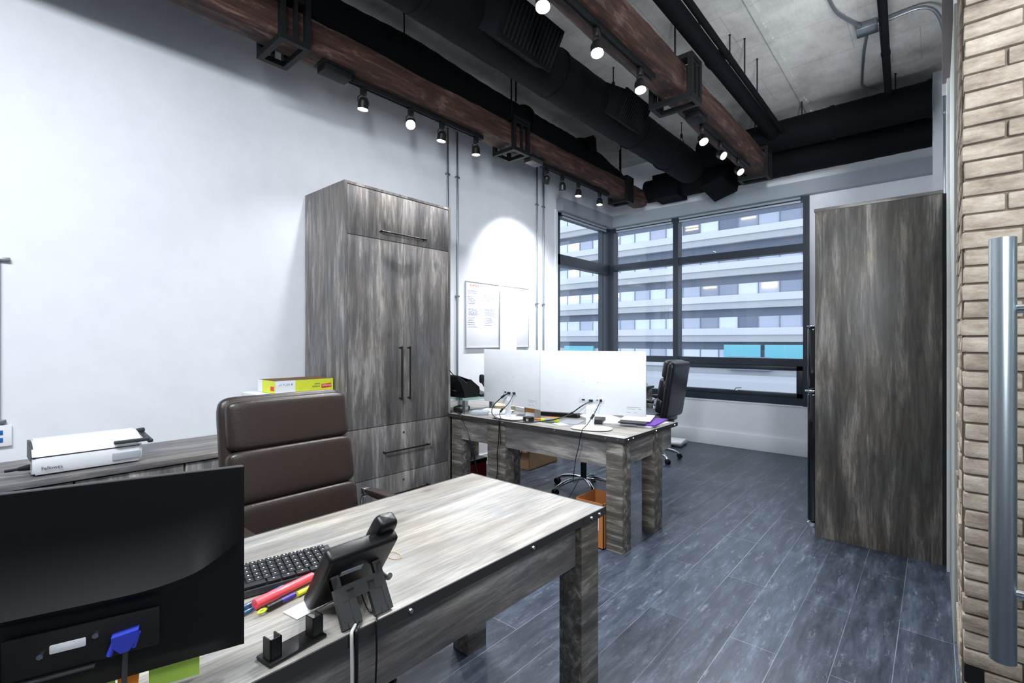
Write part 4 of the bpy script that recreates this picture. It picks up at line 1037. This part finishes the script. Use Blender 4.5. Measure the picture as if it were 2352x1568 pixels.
cable([wpt(cR, aR, .072, -.018, .205), wpt(cR, aR, .04, -.05, .13), wpt(cR, aR, .0, -.10, .055), wpt(cR, aR, -.03, -.13, .02), (2.805, 1.815, .764), (2.804, 1.825, .74), (2.805, 1.84, .66), (2.81, 1.87, .56), (2.83, 1.9, .4), (3.2, 2.1, .3), (3.5, 2.4, .02)], .0028,
      'thin black power cable hanging over the desk edge under the brighter white monitor', .15)
cable([wpt(cL, aL, .0, -.02, .20), wpt(cL, aL, -.04, -.05, .17), wpt(cL, aL, -.09, -.10, .10), (2.83, 2.68, .80), (2.815, 2.61, .766), (2.805, 2.585, .764), (2.804, 2.58, .73), (2.806, 2.585, .6), (2.806, 2.6, .5), (2.82, 2.62, .3), (2.9, 2.8, .03)], .0042,
      'black video cable dropping over the desk edge under the monitor by the scanner', .1)
cable([wpt(cL, aL, .072, -.018, .205), wpt(cL, aL, .05, -.05, .13), wpt(cL, aL, .0, -.10, .055), (2.83, 2.58, .765), (2.804, 2.57, .755), (2.803, 2.57, .70), (2.806, 2.56, .57)], .0028, 'thin black power cable in front of the stand of the monitor by the scanner', .3)
cable([(2.88, 3.18, .80), (2.84, 3.08, .765), (2.806, 3.02, .762), (2.803, 3.0, .70), (2.803, 2.94, .62), (2.805, 2.90, .54), (2.83, 2.86, .35), (2.9, 2.85, .03)], .006, 'thick black power cord hanging at the scanner end of the two-monitor desk')
cable([(3.5, 2.98, .40), (3.45, 2.9, .30), (3.4, 2.86, .34), (3.35, 2.8, .45), (3.2, 2.78, .55)], .003, 'thin looping wire under the two-monitor desk')
cable([(3.55, 3.35, .42), (3.5, 3.2, .26), (3.45, 3.1, .3), (3.4, 3.0, .5)], .003, 'thin slack wire under the scanner end of the two-monitor desk')

# ------------------------------------------------------------------ things on the two-monitor desk
DZ = .7562
def sheet(x, y, w, l, rot, z, m, label, th=.0015, name='paper_sheet', cat='paper', group=None, bev=0, tilt=(0, 0)):
    b = B(); b.box(-w / 2, w / 2, -l / 2, l / 2, 0, th, bev, rot=(tilt[0], tilt[1], 0)); return single(b, name, m, label, cat, group, (x, y, z), rot)
G = 'loose papers on the two-monitor desk'
sheet(3.36, 1.80, .24, .32, R(20), DZ + .0, 'paper', 'white paper stack lying between the bright monitor stand and the purple folder', .012, 'paper_stack', 'paper', G)
sheet(3.42, 2.05, .26, .30, R(-35), DZ, 'paper', 'wide white paper stack under the brighter white monitor', .016, 'paper_stack', 'paper', G)
sheet(3.13, 2.12, .21, .15, R(15), DZ, 'lgrey', 'grey printed leaflet between lime roller and bright monitor stand', .002, 'leaflet', 'paper', G)
sheet(2.98, 2.12, .07, .12, R(-25), DZ, 'paper', 'small white card in front of the bright monitor stand', .004, 'paper_card', 'paper', G)
sheet(3.42, 1.60, .30, .13, R(-2), DZ, 'paper', 'white notepad beneath the purple folder at the desk corner', .008, 'notepad', 'notepad')
sheet(3.45, 1.66, .33, .24, R(8), DZ + .0085, 'purple', 'purple folder at the near corner of the two-monitor desk', .014, 'folder', 'folder', bev=.004)
sheet(3.36, 1.70, .26, .2, R(14), DZ + .023, 'dgrey', 'dark grey folder lying on the purple folder', .008, 'folder', 'folder', bev=.002)
sheet(3.44, 1.72, .30, .22, R(18), DZ + .0315, 'paper', 'curved white document lying on top of the folders', .01, 'document', 'paper', bev=.004)
b = B(); b.box(-.07, .07, -.045, .045, 0, .035, .003); single(b, 'calculator', 'dgrey', 'dark grey desk calculator behind the stand of the brighter white monitor', 'calculator', None, (3.24, 1.95, DZ), R(20))
b = B(); b.mat('limeg'); b.cyl((-.065, 0, .016), (-.035, 0, .016), .014, seg=12); b.cyl((.04, 0, .016), (.075, 0, .016), .014, seg=12); b.mat('lgrey'); b.cyl((-.035, 0, .016), (.04, 0, .016), .016, seg=12)
single(b, 'correction_pen', None, 'lime and clear correction roller lying on the two-monitor desk', 'office supply', None, (3.0, 2.235, DZ), R(-70))
b = B(); b.pillow((0, 0, .005), (.16, .05, .01), .5, 16); b.pillow((.05, .05, .006), (.12, .04, .012), .5, 16); single(b, 'orange_pouch', 'orange', 'crumpled orange packaging beside the lime roller', 'packaging', None, (3.08, 2.34, DZ), R(-60))
def adapter():
    t = thing('power_adapter', 'small black square adapter with white sticker on the two-monitor desk edge', 'adapter', (2.93, 2.385, DZ), R(-8))
    B().box(-.03, .03, -.035, .035, 0, .038, .006).obj('adapter_body', 'blackp', t); B().box(-.031, -.0302, -.03, -.005, .008, .026).obj('sticker', 'lgrey', t)
adapter()
def memo():
    t = thing('note_cube', 'clear note box with amber paper block on the two-monitor desk', 'memo box', (3.08, 2.465, DZ), R(5))
    b = B(); b.box(-.045, .045, -.05, -.047, 0, .1); b.box(-.045, .045, .047, .05, 0, .1); b.box(-.045, .045, -.047, .047, 0, .004); b.obj('box_walls', 'lgrey', t)
    B().box(-.04, .04, -.044, .044, .0045, .05, .002).obj('white_block', 'paper', t); B().box(-.04, .04, -.044, .044, .0505, .1, .002).obj('amber_block', 'amber', t)
memo()
def kb2():
    t = thing('keyboard', 'black keyboard under the brighter white monitor on the two-monitor desk', 'keyboard', (3.33, 2.42, DZ), R(104))
    B().prism([(-.07, .002), (-.07, .016), (.07, .028), (.07, .002)], 'x', -.22, .22).obj('keyboard_body', 'blackp', t)
    b = B()
    for r in range(5):
        for i in range(18): b.box(-.205 + i * .023, -.187 + i * .023, -.055 + r * .023, -.037 + r * .023, .016 + r * .0018, .023 + r * .0018)
    b.obj('keys', 'key', t)
kb2()
b = B(); b.box(-.035, .035, -.07, .07, 0, .015, .005); single(b, 'mobile_phone', 'blackp', 'flat black phone lying by the stand of the monitor near the scanner', 'phone', None, (3.07, 2.58, DZ), R(-65))
sheet(3.09, 2.90, .21, .28, R(50), DZ, 'paper', 'white sheets spread between scanner riser and monitor stand', .01, 'paper_stack', 'paper', G)
sheet(3.13, 2.90, .19, .26, R(25), DZ + .012, 'paper', 'white sheet lying on top of the spread papers', .004, 'paper_sheet', 'paper', G, tilt=(R(2), 0))
sheet(3.42, 2.72, .22, .28, R(-15), DZ, 'paper', 'white booklet pile behind the stand of the monitor near the scanner', .03, 'booklet', 'paper', G)
sheet(3.42, 3.02, .24, .30, R(35), DZ, 'beige', 'beige envelope pile near the glass riser', .03, 'envelope', 'envelope', G)
b = B(); b.box(-.05, .05, -.07, .07, 0, .03, .004); single(b, 'hard_drive', 'lgrey', 'silver external drive beside the glass riser leg', 'drive', None, (2.95, 2.93, DZ), R(40))
b = B(); b.pillow((0, 0, .03), (.16, .12, .06), .5, 18); b.pillow((.08, .04, .02), (.1, .08, .04), .5, 14); single(b, 'tape_dispenser', 'blackp', 'shiny black desk gadget at the scanner end of the two-monitor desk', 'office supply', None, (2.93, 3.14, DZ), R(20))
def riser():
    o = (2.95, 3.12, DZ); t = thing('monitor_riser', 'glass shelf riser with metal legs at the scanner end of the two-monitor desk', 'shelf', o)
    B(o).box(2.865, 3.24, 3.03, 3.50, .868, .876, .002).obj('glass_shelf', 'glass_g', t)
    for (x, y) in ((2.885, 3.05), (3.22, 3.05), (2.885, 3.475), (3.22, 3.475)): B(o).box(x - .018, x + .018, y - .018, y + .018, DZ, .868, .002).obj('leg', 'brushed', t)
riser()
def scanner():
    o = (2.98, 3.06, .877); t = thing('document_scanner', 'black document scanner standing on the glass riser', 'scanner', o)
    prof = [(2.888, .878), (2.878, .93), (2.845, 1.0), (2.79, 1.075), (2.80, 1.083), (2.905, 1.012), (2.935, 1.040), (2.965, 1.036), (3.068, .965), (3.075, .93), (3.06, .878)]
    b = B(o); b.prism(prof, 'y', 3.06, 3.36); b.obj('scanner_body', 'blackp', t)
    b = B(o); b.prism([(2.80, 1.0845), (2.908, 1.0125), (2.936, 1.0415), (2.968, 1.0375), (2.966, 1.0362), (2.935, 1.0402), (2.905, 1.0122), (2.80, 1.0832)], 'y', 3.058, 3.362); b.obj('grey_trim', 'lgrey', t)
    for y in (3.10, 3.32): B(o).cyl((2.80, y, 1.075), (2.745, y, 1.125), .004, seg=8).obj('support_arm', 'blackp', t)
    b = B(o); b.tube(smooth_path([(2.89, 3.15, .93), (2.85, 3.2, .94), (2.84, 3.26, .925), (2.85, 3.32, .90)], 5), .005, 8); b.obj('usb_cable', 'blackp', t)
scanner()
scn.objects['document_scanner'].location = (3.045, 3.125, .877)
def headset():
    t = thing('desk_phone', 'black telephone mostly hidden behind the white monitor by the scanner', 'phone', (3.2, 3.19, .877))
    b = B(); b.pillow((0, 0, .02), (.1, .14, .035), .4, 18, rot=(R(12), 0, 0)); b.obj('phone_body', 'blackp', t)
    b = B(); b.tube(smooth_path([(0, -.07, .02), (0, -.09, .06), (0, -.04, .12)], 5), .012, 8); b.pillow((0, -.03, .155), (.04, .045, .085), .6, 14); b.obj('handset', 'blackp', t)
headset()
# far desk things glimpsed between monitor and chair
sheet(6.2, 3.12, .3, .22, R(10), .7565, 'paper', 'pile of white paper on the desk by the windows', .04, 'paper_stack', 'paper')
b = B(); b.pillow((0, 0, .045), (.16, .14, .09), .7, 14); single(b, 'crumpled_bag', 'paper', 'crumpled white bag on the paper pile by the windows', 'bag', None, (6.2, 3.1, .798), 0)
b = B(); b.box(-.15, .15, -.11, .11, 0, .05, .003); single(b, 'document_tray', 'dgrey', 'dark document tray on the desk by the windows', 'tray', None, (5.75, 3.14, .7565), R(5))

# ------------------------------------------------------------------ on the floor
def carton(o, L, W, H, rot, label, m, inner, flaps):
    t = thing('cardboard_box', label, 'box', o, rot); w = .005
    b = B(); b.box(-L / 2, L / 2, -W / 2, W / 2, 0, w); b.box(-L / 2, -L / 2 + w, -W / 2, W / 2, 0, H); b.box(L / 2 - w, L / 2, -W / 2, W / 2, 0, H); b.box(-L / 2, L / 2, -W / 2, -W / 2 + w, 0, H); b.box(-L / 2, L / 2, W / 2 - w, W / 2, 0, H)
    b.obj('box_body', m, t)
    for (ax, sgn, drop, ang) in flaps:
        f = B()
        if ax == 'y':
            f.box(-L / 2, L / 2, -w / 2, w / 2, -drop, 0); f.xf(Matrix.Translation((0, sgn * (W / 2 + .004), H)) @ Matrix.Rotation(sgn * ang, 4, 'X'))
        else:
            f.box(-w / 2, w / 2, -W / 2, W / 2, -drop, 0); f.xf(Matrix.Translation((sgn * (L / 2 + .004), 0, H)) @ Matrix.Rotation(-sgn * ang, 4, 'Y'))
        f.obj('flap', m, t)
    return t
carton((4.285, 3.46, .002), .55, .36, .36, R(3), 'brown cardboard box with folded-down flaps on the floor by the long white wall', 'card', 'card_in', [('y', -1, .17, R(6)), ('x', -1, .17, R(8)), ('y', 1, .14, R(20))])
t = carton((2.945, 1.765, .002), .26, .222, .30, 0, 'open orange-brown carton with white label on the floor between the legs of the two-monitor desk', 'card_o', 'card_in', [])
B().box(-.1312, -.1302, -.075, .0, .12, .27).obj('white_label', 'paper', t)
def redbox():
    t = thing('toolbox', 'red and black case standing on the floor under the two-monitor desk', 'case', (3.24, 3.40, .002), R(0))
    B().box(-.2, .2, -.07, .16, 0, .2, .006).obj('case_body', 'redp', t); B().box(-.205, .205, -.075, .165, .2, .24, .006).obj('case_lid', 'blackp', t)
    b = B(); b.box(-.2035, -.2, -.05, .12, .04, .15); b.obj('black_panel', 'blackp', t)
redbox()
b = B(); b.box(-.05, .05, -.02, .02, 0, .02, .003); single(b, 'power_adapter', 'lgrey', 'small silver adapter lying on the floor under the two-monitor desk', 'adapter', None, (3.69, 3.2, .001), R(30))
for i, (dx, rr, m) in enumerate(((0, 12, 'blackp'), (.02, 5, 'lgrey'), (-.01, 9, 'paper'))):
    b = B(); b.box(-.16, .16, -.12, .12, 0, .022, .002)
    single(b, 'binder', m, ['black binder lowest of the floor pile by the window wall', 'grey folder in the middle of the floor pile by the window wall', 'white folder topmost of the floor pile by the window wall'][i], 'binder', 'folders piled on the floor', (6.3 + dx, 2.62, .001 + i * .0225), R(rr))

# ------------------------------------------------------------------ whiteboards
def board(x0, x1, z0, z1, label, cols, seed, hdr):
    o = ((x0 + x1) / 2, YL, z0); t = thing('whiteboard', label, 'whiteboard', o); rnd = random.Random(seed)
    B(o).box(x0, x1, YL - .014, YL - .001, z0, z1, .004).obj('board_panel', 'white', t)
    b = B(o); e = .008
    b.box(x0 - e, x0 + .002, YL - .02, YL - .001, z0, z1, .003); b.box(x1 - .002, x1 + e, YL - .02, YL - .001, z0, z1, .003); b.box(x0 - e, x1 + e, YL - .02, YL - .001, z1 - .002, z1 + e, .003); b.box(x0 - e, x1 + e, YL - .024, YL - .001, z0 - e, z0 + .004, .003)
    b.obj('board_frame', 'lgrey', t)
    def scrib(m, rows, nm):
        s = B(o)
        for (xa, xb, z, amp) in rows:
            x = xa; pts = []
            while x < xb: pts.append((x, YL - .0148, z + rnd.uniform(-amp, amp))); x += rnd.uniform(.003, .007)
            for p, q in zip(pts, pts[1:]):
                if rnd.random() < .86: s.box(min(p[0], q[0]), max(p[0], q[0]) + .0008, YL - .0150, YL - .0142, min(p[2], q[2]) - .0008, max(p[2], q[2]) + .0008)
        if len(s.bm.verts): s.obj(nm, m, t)
        else: s.bm.free()
    rows = []
    for (ca, cb, zs, ze, dz) in cols:
        z = zs
        while z > ze:
            rows.append((ca + rnd.uniform(0, .01), cb - rnd.uniform(0, .06), z, .0045)); z -= dz
    scrib('faint_blue', rows, 'handwriting')
    if hdr:
        scrib('red_ink', [(x0 + .05, x0 + .19, z1 - .035, .011)], 'red_heading')
    l = B(o)
    for (xa, xb, z) in ((x0, x0 + .2, z1 - .07), (x0, x0 + .22, z1 - .14), (x0 + .22, x1, z1 - .10), (x0, x1, z1 - .26), (x0, x1, z1 - .37)): l.box(xa, xb, YL - .0149, YL - .0142, z, z + .0016)
    l.box(x0 + .215, x0 + .2165, YL - .0149, YL - .0142, z1 - .37, z1); l.obj('ruled_lines', 'faint_grey', t)
board(3.605, 4.12, 1.31, 2.02, 'whiteboard with handwritten notes hanging on the long white wall', [(3.62, 3.80, 1.925, 1.89, .012), (3.62, 3.77, 1.86, 1.78, .018), (3.63, 3.80, 1.73, 1.66, .013), (3.62, 3.79, 1.63, 1.53, .024), (3.85, 4.07, 1.89, 1.82, .014), (3.88, 4.10, 1.735, 1.66, .014), (3.88, 4.05, 1.63, 1.55, .018)], 3, True)
board(4.17, 4.66, 1.31, 2.02, 'second whiteboard half covered by posted lists, nearer the side window', [], 5, False)
def posted():
    o = (4.22, YL - .022, 1.2); t = thing('posted_list', 'long paper lists taped over the second whiteboard', 'paper', o); rnd = random.Random(9)
    s = B(o); s.mat('paper'); s.box(4.13, 4.42, YL - .029, YL - .0265, 1.27, 2.0); s.mat('lgrey')
    for cx, cw in ((4.14, .06), (4.235, .055), (4.31, .05)):
        z = 1.93
        while z > 1.31:
            if rnd.random() < .8: s.box(cx, cx + cw * rnd.uniform(.6, 1), YL - .0296, YL - .029, z, z + .0022)
            z -= .014
    s.obj('paper_sheet', None, t)
    for x in (4.16, 4.39): B(o).box(x - .012, x + .012, YL - .0297, YL - .029, 1.985, 2.01).obj('tape_strip', 'beige', t)
posted()

# ================================================================== RIGHT SIDE
def fridge_enclosure():
    o = (4.36, .29, 0); t = thing('fridge_cabinet', 'tall weathered wood panel cabinet enclosing the black fridge', 'cabinet', o)
    x0, y0, y1, H = 4.0, -.03, .645, 2.29
    B(o).box(x0, x0 + .02, y0, y1, 0, H, .001).obj('side_panel', 'wood_f', t)
    B(o).box(x0 + .86, x0 + .88, y0, y1, 0, H).obj('side_panel', 'wood_z2', t)
    B(o).box(x0 - .004, x0 + .884, y0 - .004, y1 + .006, H, H + .022, .001).obj('top_panel', 'wood_y', t)
    B(o).box(x0 + .02, x0 + .86, y0, y0 + .018, 0, H).obj('back_panel', 'wood_z2', t)
    b = B(o); b.box(x0 + .02, x0 + .86, y1 - .02, y1, 1.55, H - .01, .001); b.obj('upper_door', 'wood_z', t)
    B(o).box(4.002, 4.018, YR + .002, y0, 0, H - .002).obj('gap_shade_strip', 'seam', t)  # dark strip standing in for the shade in the gap by the wall
    o = (4.43, .33, 0); f = thing('refrigerator', 'black refrigerator with rounded doors inside the wood cabinet', 'refrigerator', o)
    B(o).box(4.03, 4.84, .0, .63, .03, 1.48, .01).obj('fridge_body', 'blackp', f)
    gl = plain('black_gloss_door', (14, 14, 16), .12, coat=.6)
    for (za, zb) in ((.085, 1.012), (1.03, 1.482)):
        b = B(o); b.box(4.03, 4.84, .632, .70, za, zb, .022, seg=4); d = b.obj('fridge_door', gl, f)
        hz = (.93, .6) if zb < 1.1 else (1.12, 1.40)
        h = B(o); h.tube(smooth_path([(4.80, .70, hz[0]), (4.80, .735, lerp(hz[0], hz[1], .1)), (4.80, .735, lerp(hz[0], hz[1], .9)), (4.80, .70, hz[1])], 5), .011, 10); h.obj('door_handle', 'blackp', d)
    b = B(o)
    for z in (1.005, 1.018): pass
    b.bm.free()
    for q in ((4.028, 4.07, .655, .712, 1.0125, 1.0295), (4.028, 4.06, .655, .70, 1.482, 1.492), (4.03, 4.07, .65, .70, .055, .083)): B(o).box(*q, .002).obj('hinge', 'chrome', f)
    for x in (4.07, 4.80): B(o).cyl((x, .66, .0), (x, .66, .055), .014, seg=12).obj('foot', 'lgrey', f)
fridge_enclosure()
def door():
    o = (1.0, -.15, 0); t = thing('glass_door', 'frameless glass door with long steel pull handle before the brick wall', 'door', o)
    B(o).box(.45, 1.345, -.158, -.146, .01, 2.6, .001).obj('glass_leaf', 'glass', t)
    b = B(o); b.cyl((1.275, -.093, .79), (1.275, -.093, 1.57), .019, seg=32); h = b.obj('pull_handle', 'brushed', t)
    for z in (1.439, .918):
        B(o).cyl((1.275, -.09, z), (1.275, -.147, z), .0085, seg=14).obj('handle_post', 'chrome', h)
    b = B(o); b.cyl((1.275, -.211, .79), (1.275, -.211, 1.57), .019, seg=32); b.obj('pull_handle', 'brushed', t)
door()
